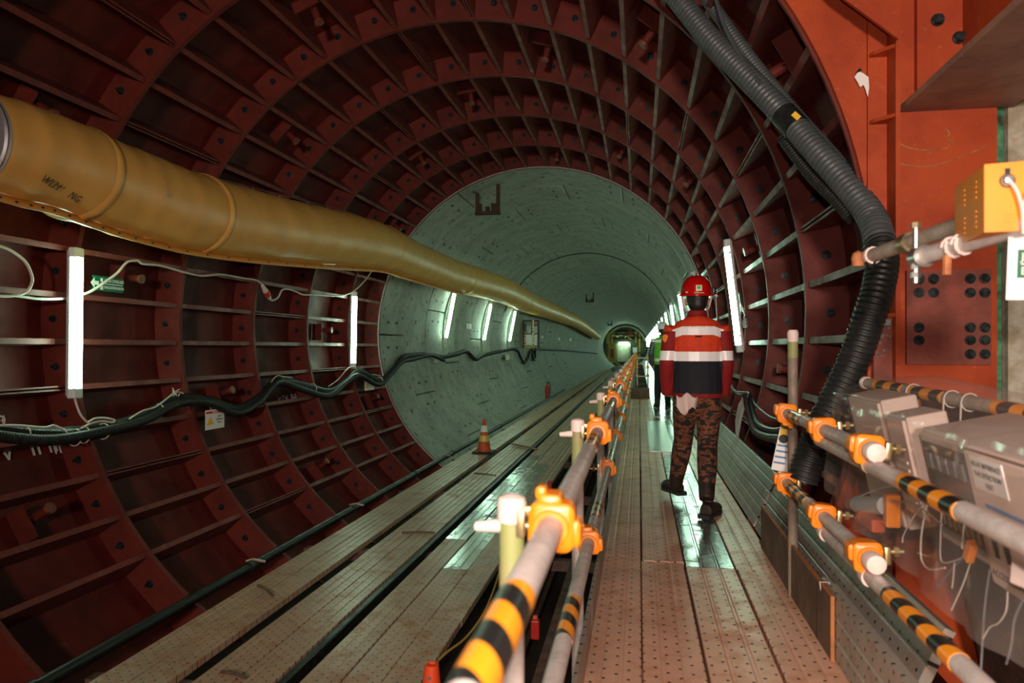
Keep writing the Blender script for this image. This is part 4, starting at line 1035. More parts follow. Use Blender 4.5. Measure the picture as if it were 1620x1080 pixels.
# clear film draped over the boxes
fm = MB(); nx, ny = 26, 40; vs = []
prof = [(1.13, 1.10), (1.06, 1.135), (.98, 1.10), (.90, 1.075), (.853, 1.055), (.835, 1.0), (.832, .92), (.828, .82), (.822, .72), (.815, .64), (.81, .575)]
pth = smooth_path([(x, 0, z) for x, z in prof], 3)
for j in range(ny + 1):
    y = .9 + (3.50 - .9) * j / ny
    for i, q in enumerate(pth):
        t = i / (len(pth) - 1)
        wv_ = (.010 * sin(7 * y + 3 * t) + .007 * sin(19 * y - 6 * t) + .005 * sin(33 * y + 11 * t)) * (.4 + t)
        vs.append((q.x + wv_ + (.02 if t > .4 and y > 2.9 else 0) * (y - 2.9), y, q.z + (.012 * sin(5 * y) if t < .4 else 0) + (.03 * sin(2.2 * y) * t if t > .8 else 0)))
m = len(pth)
fm.add(vs, [(j * m + i, j * m + i + 1, (j + 1) * m + i + 1, (j + 1) * m + i) for j in range(ny) for i in range(m - 1)])
o = fm.build('plastic_film', 'plastic_film', None, True, 180); tag(o, 'clear plastic film draped over the control boxes', 'film')
# pale card at the frame edge
o = MB().box(atX(1632, 907, .80), (.012, .10, .07), Euler((0, .1, .25)).to_matrix(), bev=.003).build('pale_card', 'cap_pink'); tag(o, 'pale pink card sticking out in front of the large control box', 'card')

# ---- upper tubes with the yellow flash lamp box
ut = thing('scaffold_tube', 'grey scaffold tube tied to the corrugated conduit at its end', 'tube', (.8, 2.7, 1.58))
A = Vector((.795, 2.80, 1.575)); B = Vector((.865, 2.28, 1.585))
A = atD(1374, 406, 2.80); B = atD(1520, 356, 2.20); B2 = A + (B - A) * 1.05
MB().cyl(A, B2, PR, n=20).build('tube', 'pipe_old', ut, True)
for k, t in enumerate((.02, .05)):
    p = A.lerp(B, t); x = (B - A).normalized(); MB().cyl(p - x * .012, p + x * .012, .031, n=14).build('tie_band', 'cap_pink' if k else 'brass_zinc', ut, True)
knot = MB()
for k in range(10):
    p = A + Vector((random.uniform(-.04, .03), random.uniform(-.04, .02), random.uniform(-.03, .03))); knot.tube([p, p + Vector((.02, -.01, -.02)), p + Vector((.035, .0, .01))], .005, 5)
knot.build('wire_knot', 'bolt_black', ut)
MB().lathe([(0, -.03), (.02, -.028), (.024, 0), (.018, .02), (0, .03)], 12, Matrix.Translation(A + Vector((-.035, 0, -.006)))).build('orange_tip', 'weld_rust', ut, True)
lt = thing('scaffold_tube', 'grey scaffold tube holding the yellow flash box and the evacuation notice', 'tube', (.85, 2.2, 1.57))
C = atD(1452, 408, 2.32); Dp = atD(1640, 350, 1.86)
MB().cyl(C, Dp, PR, n=20).build('tube', 'pipe_galv', lt, True)
# swivel coupler joining both tubes
sc_ = thing('swivel_coupler', 'zinc swivel coupler clamping the two grey tubes together', 'coupler', atD(1447, 398, 2.4))
p1 = A.lerp(B, .50); p2 = C; dd = (B - A).normalized()
MB().cyl(p1 - dd * .022, p1 + dd * .022, .033, n=14).build('upper_jaw', 'brass_zinc', sc_, True)
MB().cyl(p2 - dd * .0 , p2 + dd * .045, .033, n=14).build('lower_jaw', 'zinc', sc_, True)
MB().cyl(p2 + Vector((-.012, -.02, -.075)), p2 + Vector((-.012, -.02, .10)), .008, n=10).build('bolt', 'zinc', sc_, True)
for zz in (-.06, -.035, .085): MB().cyl(p2 + Vector((-.012, -.02, zz)), p2 + Vector((-.012, -.02, zz + .016)), .015, n=6).build('nut', 'zinc' if zz < 0 else 'brass_zinc', sc_)
yb = thing('flash_box', 'yellow steel lamp box with louvres on the scaffold tube', 'lamp box')
q0 = atD(1556, 368, 1.90)
Mx = Matrix.Translation(q0) @ Matrix.Rotation(radians(-8), 4, 'Z') @ Matrix.Scale(.905, 4); yb.matrix_basis = Mx
W_ = .096; H_ = .178; L_ = .28
yfront = MB().box((W_ / 2, L_ / 2, H_ / 2), (W_, L_, H_), bev=.003); part(yb, Mx, yfront, 'casing', 'yellow_box')
part(yb, Mx, MB().prism([(0, -.001, .0), (.096, -.001, .0), (.096, -.001, .180), (.0, -.001, .178)], (0, -.006, 0)), 'front_lid', 'yellow_box')
for g0 in (.025, .105):
    for j in range(4):
        for yy in (.09, .20): part(yb, Mx, MB().box((-.0005, yy, g0 + .014 * j), (.003, .06, .004)), 'louvre', 'yellow_box')
part(yb, Mx, MB().box((.052, -.008, .150), (.012, .004, .028)), 'slot', 'bolt_black')
part(yb, Mx, MB().cyl((.052, -.006, .132), (.052, -.009, .132), .019, n=18), 'lens_seat', 'bolt_black')
part(yb, Mx, MB().lathe([(.017, 0), (.015, .008), (.009, .014), (0, .016)], 16, Matrix.Translation((.052, -.009, .132)) @ Matrix.Rotation(pi / 2, 4, 'X')), 'lens', 'steel_shiny')
for j in range(3): part(yb, Mx, MB().box((.065, -.0075, .025 + .010 * j), (.04, .003, .003)), 'louvre', 'yellow_box')
part(yb, Mx, MB().tube(smooth_path([(.052, -.02, .130), (.066, -.03, .10), (.078, -.03, .05), (.084, -.02, -.01)], 5), .005, 6), 'tie', 'cap_pink')
part(yb, Mx, MB().tube([(.092, -.03, .10), (.080, -.032, .06), (.092, -.02, -.01)], .005, 6), 'tie', 'cap_pink')
for t in (.33, .42):
    p = C.lerp(Dp, t); x = (Dp - C).normalized(); ring = [p + (x.cross(Vector((0, 0, 1))).normalized() * cos(k * pi / 6) + Vector((0, 0, 1)) * sin(k * pi / 6)) * .028 + x * .02 * k / 12 for k in range(14)]
    MB().tube(ring, .004, 5).build('lashing', 'cap_pink', lt)
p = C.lerp(Dp, .32); MB().cyl(p + Vector((-.01, -.01, -.02)), p + Vector((-.012, -.012, -.075)), .011, n=8).build('hook', 'weld_rust', lt, True)
# evacuation notice
nt_ = thing('evacuation_notice', 'white notice with green panel hanging from the grey tube', 'sign')
P0 = atD(1596, 356, 1.93); P1 = atD(1600, 474, 1.93)
Mx = Matrix.Translation(P0) @ Matrix.Rotation(radians(-14), 4, 'Z') @ Matrix.Rotation(radians(2), 4, 'Y'); nt_.matrix_basis = Mx
Hn = P0.z - P1.z
part(nt_, Mx, MB().box((.14, 0, -Hn / 2), (.28, .002, Hn), bev=.0005), 'sheet', 'sign_white')
part(nt_, Mx, MB().box((.145, -.002, -Hn * .52), (.25, .001, Hn * .38)), 'green_panel', 'sign_green')
for j, s_ in enumerate(('JALUR', 'EVAKUASI')):
    Mt = Mx @ Matrix.Translation((.027, -.003, -Hn * (.43 + .19 * j))) @ Matrix.Rotation(pi / 2, 4, 'X')
    text_mesh(s_, .026, Mt, 'sign_white', nt_, align='LEFT')
part(nt_, Mx, MB().box((.145, -.003, -Hn * .525), (.235, .001, .003)), 'divider', 'sign_white')

# ================================================================== CORRUGATED CONDUITS ON THE RIGHT
rc = thing('corrugated_conduit', 'thick corrugated conduit bundle draped down beside the orange column', 'conduit', atD(1310, 640, 3.75))
cpx = [(1040, -40, 5.2), (1080, 8, 5.0), (1120, 58, 4.85), (1165, 105, 4.7), (1210, 150, 4.55), (1250, 192, 4.42), (1300, 248, 4.22), (1345, 298, 4.05), (1378, 342, 3.9), (1390, 375, 3.75), (1396, 415, 3.66), (1387, 465, 3.62), (1372, 510, 3.62), (1355, 560, 3.64), (1335, 605, 3.66), (1312, 650, 3.68), (1290, 700, 3.7), (1270, 760, 3.7)]
main_p = smooth_path([atD(*c) for c in cpx], 8)
cut = next(i for i, p in enumerate(main_p) if p.z < atD(1392, 385, 3.75).z and p.y < 4)
corrugated(MB(), main_p[:cut + 2], .066, .034, .012, 18).build('conduit', 'conduit_grey', rc, True, 60)
corrugated(MB(), main_p[cut:], .071, .026, .006, 18).build('conduit', 'conduit_black', rc, True, 60)
side = [(1105, -20, 4.95), (1135, 22, 4.85), (1180, 85, 4.7), (1222, 138, 4.55), (1262, 186, 4.42), (1310, 240, 4.22), (1352, 288, 4.06), (1384, 330, 3.92)]
corrugated(MB(), smooth_path([atD(*c) + Vector((.02, .06, .01)) for c in side], 8), .040, .026, .008, 14).build('conduit', 'conduit_grey', rc, True, 60)
low = [(1245, 210, 4.46), (1262, 235, 4.4), (1290, 270, 4.28), (1325, 305, 4.12), (1358, 340, 3.98)]
corrugated(MB(), smooth_path([atD(*c) + Vector((-.01, .05, -.01)) for c in low], 8), .034, .022, .007, 12).build('conduit', 'conduit_black', rc, True, 60)
p = atD(1255, 190, 4.38); MB().box(p + Vector((0, -.075, .0)), (.045, .01, .03), Matrix.Rotation(radians(45), 3, 'Y')).build('yellow_tab', 'sign_yellow', rc)
i0 = min(range(len(main_p)), key=lambda i: (main_p[i] - atD(1250, 192, 4.42)).length)
MB().tube(main_p[i0 - 2:i0 + 3], .076, 18).build('joint_sleeve', 'conduit_black', rc, True)
tag(MB().tube(smooth_path([atD(1128, -20, 4.8), atD(1142, 30, 4.75), atD(1160, 70, 4.7), atD(1185, 110, 4.6), atD(1205, 135, 4.5)], 6), .014, 8).build('grey_cable', 'conduit_grey', None, True), 'slim grey cable following the corrugated conduit from above', 'cable')
# black cables sagging behind the right guard rail and tag strip
for i, (px, r_) in enumerate((([(1160, 615), (1170, 624), (1183, 622), (1195, 640), (1215, 658), (1240, 668)], .010), ([(1184, 622), (1190, 650), (1200, 672), (1222, 682), (1245, 680)], .022), ([(1180, 624), (1185, 655), (1195, 682), (1215, 692), (1240, 694)], .024), ([(1152, 600), (1162, 618), (1184, 621)], .008))):
    o = MB().tube(smooth_path([atC(u, v, 2.72 - .03 * i) for u, v in px], 6), r_, 8).build('sagging_cable', 'conduit_black' if r_ > .015 else 'cable_grey', None, True); tag(o, ('thin grey', 'black', 'thick black', 'short grey')[i] + ' cable sagging off the right lining behind the post', 'cable')
q = [atC(u, v, 2.66) for u, v in ((1178, 622), (1184, 624), (1180, 640), (1174, 660), (1168, 694), (1164, 692), (1163, 665), (1168, 640))]
tag(MB().prism(q, (.0, .004, 0)).build('tag_strip', 'sign_white'), 'long pale plastic strip hanging from the cables by the post', 'strip')
o = thing('leaning_sign', 'small white sign with blue print behind the capped post', 'sign', atD(1236, 705, 4.0))
A = [atD(u, v, 4.02) for u, v in ((1236, 668), (1262, 672), (1246, 748), (1220, 742))]
MB().prism(A, (0, .006, 0)).build('board', 'sign_white', o)
A = [atD(u, v, 4.015) for u, v in ((1236, 676), (1246, 678), (1244, 694), (1234, 692))]; MB().prism(A, (0, .003, 0)).build('yellow_patch', 'sign_yellow', o)
for k in range(4):
    A = [atD(u, v, 4.015) for u, v in ((1230 - 2 * k, 702 + 9 * k), (1248 - 2 * k, 705 + 9 * k), (1248 - 2 * k, 708 + 9 * k), (1230 - 2 * k, 705 + 9 * k))]; MB().prism(A, (0, .003, 0)).build('print_line', 'sign_blue', o)

# ================================================================== PEOPLE
def tube_sections(mb, secs, n=16):
    """secs: (centre, rx, ry); rings stay upright along the limb"""
    P = [Vector(q[0]) for q in secs]; vs = []; m = len(secs)
    for i, (c, rx, ry) in enumerate(secs):
        T_ = (P[min(i + 1, m - 1)] - P[max(i - 1, 0)]).normalized()
        x = Vector((1, 0, 0)); x = (x - T_ * x.dot(T_)).normalized() if abs(T_.x) < .95 else Vector((0, 1, 0))
        y = T_.cross(x)
        for k in range(n):
            a = 2 * pi * k / n; vs.append(P[i] + x * cos(a) * rx + y * sin(a) * ry)
    fs = [(i * n + k, i * n + (k + 1) % n, (i + 1) * n + (k + 1) % n, (i + 1) * n + k) for i in range(m - 1) for k in range(n)]
    fs += [tuple(range(n))[::-1], tuple(range((m - 1) * n, m * n))]
    return mb.add(vs, fs)
def ball(mb, c, rx, ry, rz, n=14):
    c = Vector(c); prof = [(sin(pi * i / 8), -cos(pi * i / 8)) for i in range(9)]
    vs = []; fs = []
    for r, z in prof:
        for k in range(n): vs.append(c + Vector((rx * r * cos(2 * pi * k / n), ry * r * sin(2 * pi * k / n), rz * z)))
    for i in range(8):
        for k in range(n): fs.append((i * n + k, i * n + (k + 1) % n, (i + 1) * n + (k + 1) % n, (i + 1) * n + k))
    return mb.add(vs, fs)
def fuse(mb, voxel, iters=6, fac=.5):
    me = bpy.data.meshes.new('tmp'); me.from_pydata(mb.v, [], mb.f)
    bm = bmesh.new(); bm.from_mesh(me); bmesh.ops.remove_doubles(bm, verts=bm.verts, dist=1e-5); bmesh.ops.recalc_face_normals(bm, faces=bm.faces); bm.to_mesh(me); bm.free()
    o = bpy.data.objects.new('tmp', me); COL.objects.link(o)
    r = o.modifiers.new('r', 'REMESH'); r.mode = 'VOXEL'; r.voxel_size = voxel
    sm = o.modifiers.new('s', 'SMOOTH'); sm.iterations = iters; sm.factor = fac
    dg = bpy.context.evaluated_depsgraph_get(); dg.update()
    out = bpy.data.meshes.new_from_object(o.evaluated_get(dg)); bpy.data.objects.remove(o); bpy.data.meshes.remove(me)
    return out
def dress(me, name, mats, parent, fn=None, M=None):
    me.materials.clear()
    for q in mats: me.materials.append(MT[q])
    if fn: me.polygons.foreach_set('material_index', [fn(p.center) for p in me.polygons])
    me.polygons.foreach_set('use_smooth', [True] * len(me.polygons)); me.name = name
    return link(name, me, parent, None, M)

def person(loc, label, J, style, voxel=.007):
    Mw = Matrix.Translation(loc)
    # body: one continuous figure
    b = MB()
    tube_sections(b, [((0, 0, .84), .15, .10), ((0, 0, 1.0), .14, .095), ((0, 0, 1.2), .16, .105), ((0, 0, 1.38), .17, .10), ((0, 0, 1.45), .10, .075), ((0, .005, 1.50), .056, .06), ((0, .01, 1.56), .056, .062)])
    ball(b, (0, .015, 1.635), .078, .098, .115)
    ball(b, (0, .115, 1.61), .014, .02, .022); ball(b, (0, .095, 1.56), .035, .025, .03)
    for s_ in (-1, 1): ball(b, (s_ * .082, .0, 1.605), .012, .022, .033)
    for s_, K in ((-1, 'L'), (1, 'R')):
        sh, el, wr_ = J['shoulder' + K], J['elbow' + K], J['wrist' + K]
        tube_sections(b, [(sh, .05, .05), (el, .042, .042), (wr_, .028, .03)])
        d = Vector((-s_ * .35, .92, -.15)).normalized(); w0 = Vector(wr_)
        tube_sections(b, [(w0, .026, .018), (w0 + d * .04, .042, .02), (w0 + d * .085, .042, .018)], 12)
        for f_ in range(4):
            o_ = Vector((-.030 + .020 * f_, 0, 0)); L_ = (.062, .075, .07, .055)[f_]
            tube_sections(b, [(w0 + d * .08 + o_, .0095, .0095), (w0 + d * (.08 + L_ * .55) + o_ + Vector((0, .012, 0)), .009, .009), (w0 + d * (.08 + L_) + o_ + Vector((0, .03, 0)), .0075, .0075)], 8)
        tube_sections(b, [(w0 + d * .025 + Vector((-s_ * .03, .01, 0)), .011, .011), (w0 + d * .06 + Vector((-s_ * .052, .022, 0)), .010, .010), (w0 + d * .09 + Vector((-s_ * .055, .035, 0)), .008, .008)], 8)
        hp, kn, an = J['hip' + K], J['knee' + K], J['ankle' + K]
        tube_sections(b, [(Vector(hp) + Vector((0, 0, .05)), .085, .09), (hp, .085, .09), (kn, .055, .058), (Vector(kn).lerp(Vector(an), .35), .052, .06), (an, .038, .04)])
    body = dress(fuse(b, .0075, 3), 'person', ['skin'], None, None, Mw); tag(body, label, 'person')
    # trousers
    t = MB(); tube_sections(t, [((0, 0, .93), .172, .118), ((0, 0, .86), .182, .128), ((0, -.01, .80), .178, .13), ((0, 0, .75), .12, .10)])
    for K in 'LR':
        hp, kn, an = [Vector(J[q + K]) for q in ('hip', 'knee', 'ankle')]
        bag = Vector((0, -.012, 0))
        tube_sections(t, [(hp + Vector((0, 0, .03)), .096, .118), (hp.lerp(kn, .3), .094, .108), (hp.lerp(kn, .7), .082, .092), (kn, .075, .083), (kn.lerp(an, .25) + bag, .076, .086), (kn.lerp(an, .5) + bag, .072, .080), (kn.lerp(an, .74) + bag, .064, .07), (kn.lerp(an, .82), .058, .063)])
    dress(fuse(t, voxel, 6), 'trousers', [style['trousers']], body, None, Mw)
    # boots
    for K in 'LR':
        kn, an, he, to = [Vector(J[q + K]) for q in ('knee', 'ankle', 'heel', 'toe')]
        bt = MB(); up = (kn - an).normalized()
        tube_sections(bt, [(kn.lerp(an, .66), .066, .070), (kn.lerp(an, .85), .062, .067), (an, .058, .064), (an - up * .05, .055, .062)])
        d = (to - he).normalized(); z = Vector((0, 0, 1)); z = (z - d * z.dot(d)).normalized(); w_ = d.cross(z)
        base = [(he + z * .050, .046, .046), (he.lerp(to, .25) + z * .062, .052, .060), (he.lerp(to, .5) + z * .055, .052, .052), (he.lerp(to, .82) + z * .045, .058, .045), (he.lerp(to, 1.03) + z * .040, .046, .036)]
        vs = []; n = 14
        for c_, rx, ry in base:
            for k in range(n): a = 2 * pi * k / n; vs.append(c_ + w_ * cos(a) * rx + z * max(sin(a) * ry, -c_.dot(z) + he.dot(z) + .006 if False else -1e9) if False else c_ + w_ * cos(a) * rx + z * sin(a) * ry)
        bt.add(vs, [(i * n + k, i * n + (k + 1) % n, (i + 1) * n + (k + 1) % n, (i + 1) * n + k) for i in range(4) for k in range(n)] + [tuple(range(n))[::-1], tuple(range(4 * n, 5 * n))])
        bo = dress(fuse(bt, .007, 5), 'boot', ['boot_black'], body, None, Mw)
        so_ = MB(); pr = [(-.01, .040), (.0, .048), (.10, .046), (.2, .060), (.25, .054), (.285, .026)]
        L_ = (to - he).length + .05
        poly = [he - d * .035 + d * (a / .285 * L_) + w_ * q for a, q in pr] + [he - d * .035 + d * (a / .285 * L_) - w_ * q for a, q in reversed(pr)]
        so_.prism(poly, z * .028); sm_ = so_.mesh('sole', 'rubber'); link('sole', sm_, bo, None, Mw)
    # jacket or vest
    j = MB(); z0 = style['hem']
    tube_sections(j, [((0, 0, z0), .186, .132), ((0, 0, z0 + .05), .190, .136), ((0, 0, 1.05), .184, .128), ((0, 0, 1.20), .192, .130), ((0, -.005, 1.32), .202, .130), ((0, -.005, 1.40), .198, .118), ((0, 0, 1.452), .150, .098), ((0, .005, 1.485), .080, .080), ((0, .01, 1.535), .070, .076)])
    arms = []
    for s_, K in ((-1, 'L'), (1, 'R')):
        sh, el, wr_ = [Vector(J[q + K]) for q in ('shoulder', 'elbow', 'wrist')]; arms.append((sh, el, wr_))
        tube_sections(j, [(sh + Vector((-s_ * .07, 0, .0)), .058, .066), (sh, .072, .074), (sh.lerp(el, .4), .068, .070), (sh.lerp(el, .85), .060, .062), (el, .060, .062), (el.lerp(wr_, .5), .054, .055), (wr_, .044, .044)])
    jm = fuse(j, voxel, 7)
    dress(jm, style['top'], style['mats'], body, lambda c: style['fn'](c, arms), Mw)
    # hair and helmet
    h = MB(); ball(h, (0, -.008, 1.635), .086, .100, .102); ball(h, (0, -.035, 1.585), .074, .068, .06)
    hm = fuse(h, .008, 3); dress(hm, 'hair', ['hair'], body, None, Mw)
    he_ = MB(); Mh = Mw @ Matrix.Translation((-.005, .012, 1.655)) @ Matrix.Rotation(radians(style.get('tilt', 3)), 4, 'X')
    he_.lathe([(.150, .004), (.152, .0), (.150, -.006), (.128, .010), (.126, .035), (.120, .07), (.104, .105), (.078, .133), (.045, .148), (.0, .153)], 32, Mh, sx=.92, sy=1.08)
    hl = he_.build('helmet', style['helmet'], body, True, 50)
    rg = MB(); 
    for q in (-.03, 0, .03):
        pts = [Mh @ Vector((q, .128 * 1.08 * sin(a) * .98, .012 + .146 * cos(a) * (1 - abs(q) * 1.2))) for a in [radians(x) for x in range(-62, 66, 8)]]; rg.tube(pts, .006, 6)
    rg.build('helmet_ridges', style['helmet'], hl, True)
    return body, Mw, Mh, hl

D1 = 5.75; base1 = Vector((atD(1103, 550, D1).x, D1, 0))
def L1(u, v, D): p = atD(u, v, D); return Vector((p.x - base1.x, p.y - base1.y, p.z))
J1 = dict(shoulderL=Vector((-.190, 0, 1.385)), shoulderR=Vector((.186, 0, 1.385)), elbowL=Vector((-.228, -.03, 1.14)), elbowR=Vector((.212, -.02, 1.13)),
          wristL=Vector((-.225, .07, .89)), wristR=Vector((.205, .08, .89)), hipL=Vector((-.088, 0, .83)), hipR=Vector((.09, 0, .83)),
          kneeL=L1(1081, 695, 5.92), kneeR=L1(1119, 705, 5.72), ankleL=L1(1070, 758, 6.04), ankleR=L1(1118, 780, 5.52),
          heelL=L1(1075, 782, 6.08), toeL=L1(1053, 768, 6.27), heelR=L1(1116, 815, 5.47), toeR=L1(1133, 803, 5.68))
J1['heelR'].z = .008; J1['toeR'].z = .008; J1['heelL'].z = max(J1['heelL'].z, .012); J1['toeL'].z = .06
def in_arm(c, arms):
    for sh, el, wr_ in arms:
        if abs(c.x) > .168 and c.z < 1.375 and (c.x > 0) == (sh.x > 0):
            t_ = (1.40 - c.z) / .47; ax = .195 + .035 * min(t_ * 2, 1)
            if abs(abs(c.x) - ax) < .085 and abs(c.x) > ax - .048: return True
    return False
def jacket_fn(c, arms):
    if in_arm(c, arms):
        if 1.155 < c.z < 1.228: return 3
        return 1
    if c.z > 1.487: return 1
    if 1.345 + .0 < c.z - (.0 if abs(c.x) < .12 else -(abs(c.x) - .12) * .35) < 1.412 and abs(c.x) < .19: return 3
    if 1.150 < c.z < 1.220: return 3
    if c.z > 1.2: return 0
    if c.z < .905: return 1
    return 2
bd, Mw, Mh, hl = person(base1, 'worker in orange and navy jacket with reflective bands and red helmet walking away', J1,
    dict(trousers='camo', hem=.868, top='jacket', mats=['jacket_orange', 'jacket_red', 'jacket_navy', 'reflective'], fn=jacket_fn, helmet='helmet_red'), .006)
# helmet sticker, ear clip and straps, sleeve patch
def on(M, mb, name, material, parent):
    mb.v = [tuple(M @ Vector(v)) for v in mb.v]; return mb.build(name, material, parent, True)
Ms = Mh @ Matrix.Translation((.008, -.139, .052)) @ Matrix.Rotation(radians(-14), 4, 'X')
on(Ms, MB().box((0, 0, 0), (.046, .006, .046), bev=.002), 'sticker', 'sign_white', hl)
on(Ms, MB().cyl((0, -.002, .003), (0, -.005, .003), .014, n=16), 'sticker_emblem', 'vest_green', hl)
on(Ms, MB().box((0, .002, -.038), (.075, .004, .007)), 'sticker_line', 'cone_yellow', hl)
on(Ms, MB().box((-.085, .04, -.022), (.02, .006, .008)), 'sticker_line', 'sign_white', hl)
on(Mh, MB().box((.128, -.01, .03), (.03, .05, .06), bev=.010), 'ear_clip', 'bolt_black', hl)
on(Mh, MB().cyl((.14, -.035, .0), (.15, -.045, -.012), .009, n=8), 'clip_knob', 'sign_white', hl)
on(Mh, MB().tube([(.14, -.04, -.01), (.145, -.05, -.10), (.15, -.05, -.19)], .003, 5), 'lanyard', 'cable_white', hl)
for s_ in (-1, 1): on(Mh, MB().tube(smooth_path([(s_ * .112, -.02, -.01), (s_ * .098, -.045, -.06), (s_ * .088, -.03, -.10), (s_ * .07, .04, -.13)], 5), .007, 6), 'chin_strap', 'cloth_white', hl)
on(Mw, MB().prism([(-.262, -.068, 1.345), (-.238, -.078, 1.355), (-.222, -.08, 1.34), (-.232, -.082, 1.305), (-.25, -.078, 1.29), (-.262, -.072, 1.31)], (0, -.008, 0)), 'sleeve_patch', 'coupler_orange', bd)
on(Mw, MB().box((.0, -.136, 1.335), (.05, .006, .010), bev=.003), 'back_loop', 'jacket_navy', bd)
# cloth tucked at the waist
gvs = []; gn, gm = 8, 9
for i in range(gn):
    for k in range(gm):
        a = k / (gm - 1); t_ = i / (gn - 1)
        x = -.165 + .155 * a + .02 * sin(5 * a) * t_ ; z = .895 - .02 * sin(9 * a) - t_ * (.06 + .085 * abs(sin(a * 3.3 + .3))); y = -.150 - .018 * sin(8 * a + 1) - .012 * t_
        gvs.append((x, y, z))
cm_ = MB().add(gvs, [(i * gm + k, i * gm + k + 1, (i + 1) * gm + k + 1, (i + 1) * gm + k) for i in range(gn - 1) for k in range(gm - 1)])
co_ = on(Mw, cm_, 'waist_cloth', 'cloth_white', bd); so = co_.modifiers.new('s', 'SOLIDIFY'); so.thickness = .008

D2 = 15.6; base2 = Vector((atD(1049, 550, D2).x, D2, 0))
J2 = dict(shoulderL=Vector((-.195, 0, 1.405)), shoulderR=Vector((.195, 0, 1.405)), elbowL=Vector((-.255, -.03, 1.13)), elbowR=Vector((.25, -.02, 1.13)), wristL=Vector((-.235, .06, .89)), wristR=Vector((.235, .07, .89)),
          hipL=Vector((-.088, 0, .83)), hipR=Vector((.09, 0, .83)), kneeL=Vector((-.11, .02, .46)), kneeR=Vector((.10, .10, .47)), ankleL=Vector((-.12, -.08, .10)), ankleR=Vector((.10, .16, .10)),
          heelL=Vector((-.12, -.12, .008)), toeL=Vector((-.15, .10, .008)), heelR=Vector((.10, .12, .008)), toeR=Vector((.12, .34, .008)))
def vest_fn(c, arms):
    if in_arm(c, arms): return 1
    if c.z > 1.49: return 1
    if 1.36 < c.z < 1.42 or .97 < c.z < 1.03: return 2
    return 0
person(base2, 'worker in bright green reflective vest and white helmet further along the walkway', J2,
    dict(trousers='trouser_black', hem=.90, top='vest', mats=['vest_green', 'conduit_grey', 'reflective'], fn=vest_fn, helmet='helmet_white'), .012)

# ================================================================== FAR END: boring machine gantry
DT = 100.0
tb_ = thing('boring_machine_gantry', 'cream and yellow back end of the boring machine at the tunnel end', 'machine', (CX, DT, -.75))
def rect(u0, v0, u1, v1, D, th, material, name):
    a = atD(u0, v0, D); b = atD(u1, v1, D); return MB().span((a.x, D, b.z), (b.x, D + th, a.z)).build(name, material, tb_)
arc_range(MB(), 2.55, 2.80, DT - .2, DT + .3, radians(15), radians(165), 40).build('arch_ring', 'tbm_cream', tb_)
arc_range(MB(), 1.6, 2.0, DT + .6, DT + .9, radians(20), radians(160), 30).build('inner_arch', 'tbm_dark', tb_)
rect(962, 537, 1012, 541, DT, .6, 'tbm_dark', 'platform_beam')
rect(974, 541, 977, 569, DT - .1, .3, 'tbm_cream', 'door_post'); rect(995, 541, 998, 569, DT - .1, .3, 'tbm_cream', 'door_post'); rect(974, 540, 998, 543, DT - .1, .3, 'tbm_cream', 'door_head')
rect(976, 543, 996, 572, DT + .8, .1, 'tbm_cream', 'cabin_wall')
rect(980, 543.2, 995, 545.6, DT - .3, .1, 'tube_glow', 'cabin_lamp')
rect(999, 545, 1010, 574, DT, .3, 'tbm_dark', 'side_panel'); rect(1001, 549.5, 1008, 558, DT - .1, .08, 'tube_end', 'side_window')
rect(959, 528, 965, 544, DT - .5, .5, 'tbm_yellow', 'pump_stack'); rect(962, 544, 974, 573, DT - .2, .5, 'tbm_yellow', 'equipment_cabinet'); rect(966, 552, 971, 566, DT - .4, .2, 'tbm_red', 'red_tank')
a = atD(956.5, 566, DT); MB().cyl((a.x, DT - 1.2, a.z), (a.x, DT, a.z), .42, n=18).build('cable_drum', 'tbm_yellow', tb_, True)
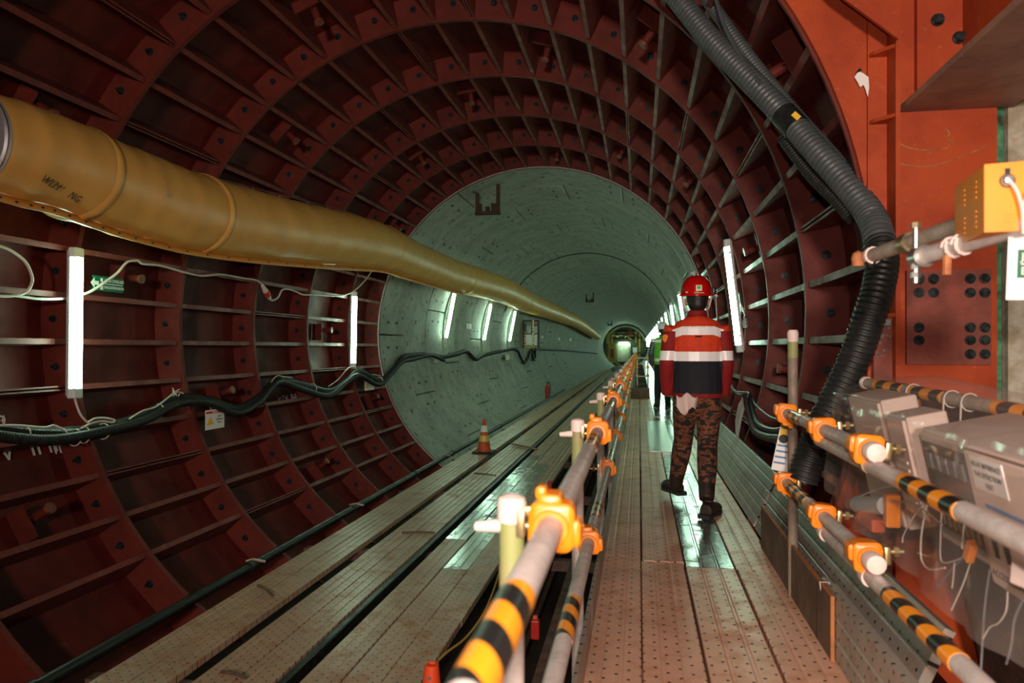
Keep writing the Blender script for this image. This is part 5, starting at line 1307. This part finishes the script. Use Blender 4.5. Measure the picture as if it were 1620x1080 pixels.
a = atD(997, 527, DT); MB().cyl((a.x, DT - .4, a.z), (a.x, DT, a.z), .35, n=18).build('fan_housing', 'tbm_red', tb_, True)
for u in (970, 974, 979, 983): a = atD(u, 531, DT); MB().cyl((a.x, DT - .3, a.z), (a.x, DT - .1, a.z), .12, n=12).build('hose_end', 'tube_end', tb_)
rect(1010, 538, 1013, 575, DT - .3, .3, 'tbm_yellow', 'ladder_rail')
for k in range(3): rect(995, 575 + .0 + 7 * k, 1013, 576 + 7 * k, DT - 1, .1, 'tbm_cream', 'step')
arc_range(MB(), .02, 2.9, DT + 1.2, DT + 1.4, 0, 2 * pi, 40).build('back_panel', 'tbm_dark', tb_)
for k, (u, v, r_) in enumerate(((966, 530, .2), (1003, 533, .25), (988, 534, .15), (1008, 560, .3), (970, 575, .35))):
    a = atD(u, v, DT); MB().tube(smooth_path([a, a + Vector((.3, -.6, .2)), a + Vector((.7, -.8, -.1)), a + Vector((1.0, 0, -.25))], 4), r_ * .35, 8).build('hose', 'rubber' if k % 2 else 'tbm_yellow', tb_, True)
for u in (962, 968, 1006, 1012): a = atD(u, 524, DT); MB().cyl((a.x, DT - .1, a.z - 1.6), (a.x, DT - .1, a.z), .05, n=8).build('stanchion', 'sign_yellow', tb_)
for v in (526, 531): a = atD(962, v, DT); b = atD(1012, v, DT); MB().cyl((a.x, DT - .1, a.z), (b.x, DT - .1, b.z), .04, n=8).build('top_rail', 'tbm_yellow', tb_)
# cross barrier on the walkway ahead of the workers
bar = thing('walkway_barrier', 'small scaffold barrier with orange couplers at the far walkway', 'barrier', (.1, 24, 0))
for x in (-.06, .28):
    MB().cyl((x, 24, 0), (x, 24, 1.0), PR, n=10).build('post', 'pipe_galv', bar, True)
    for z in (.35, .62, .9): link('coupler_cover', cover_mesh, bar, None, Matrix.Translation((x, 24, z)))
o = MB().span((-.22, 18.0, -.02), (.25, 18.03, .27)).build('barrier_board', 'ply_face'); tag(o, 'low plywood board closing the gap in the far walkway', 'board')
for z in (.32, .92): MB().cyl((-.09, 23.97, z), (.32, 23.97, z), PR, n=10).build('cross_tube', 'pipe_galv', bar, True)
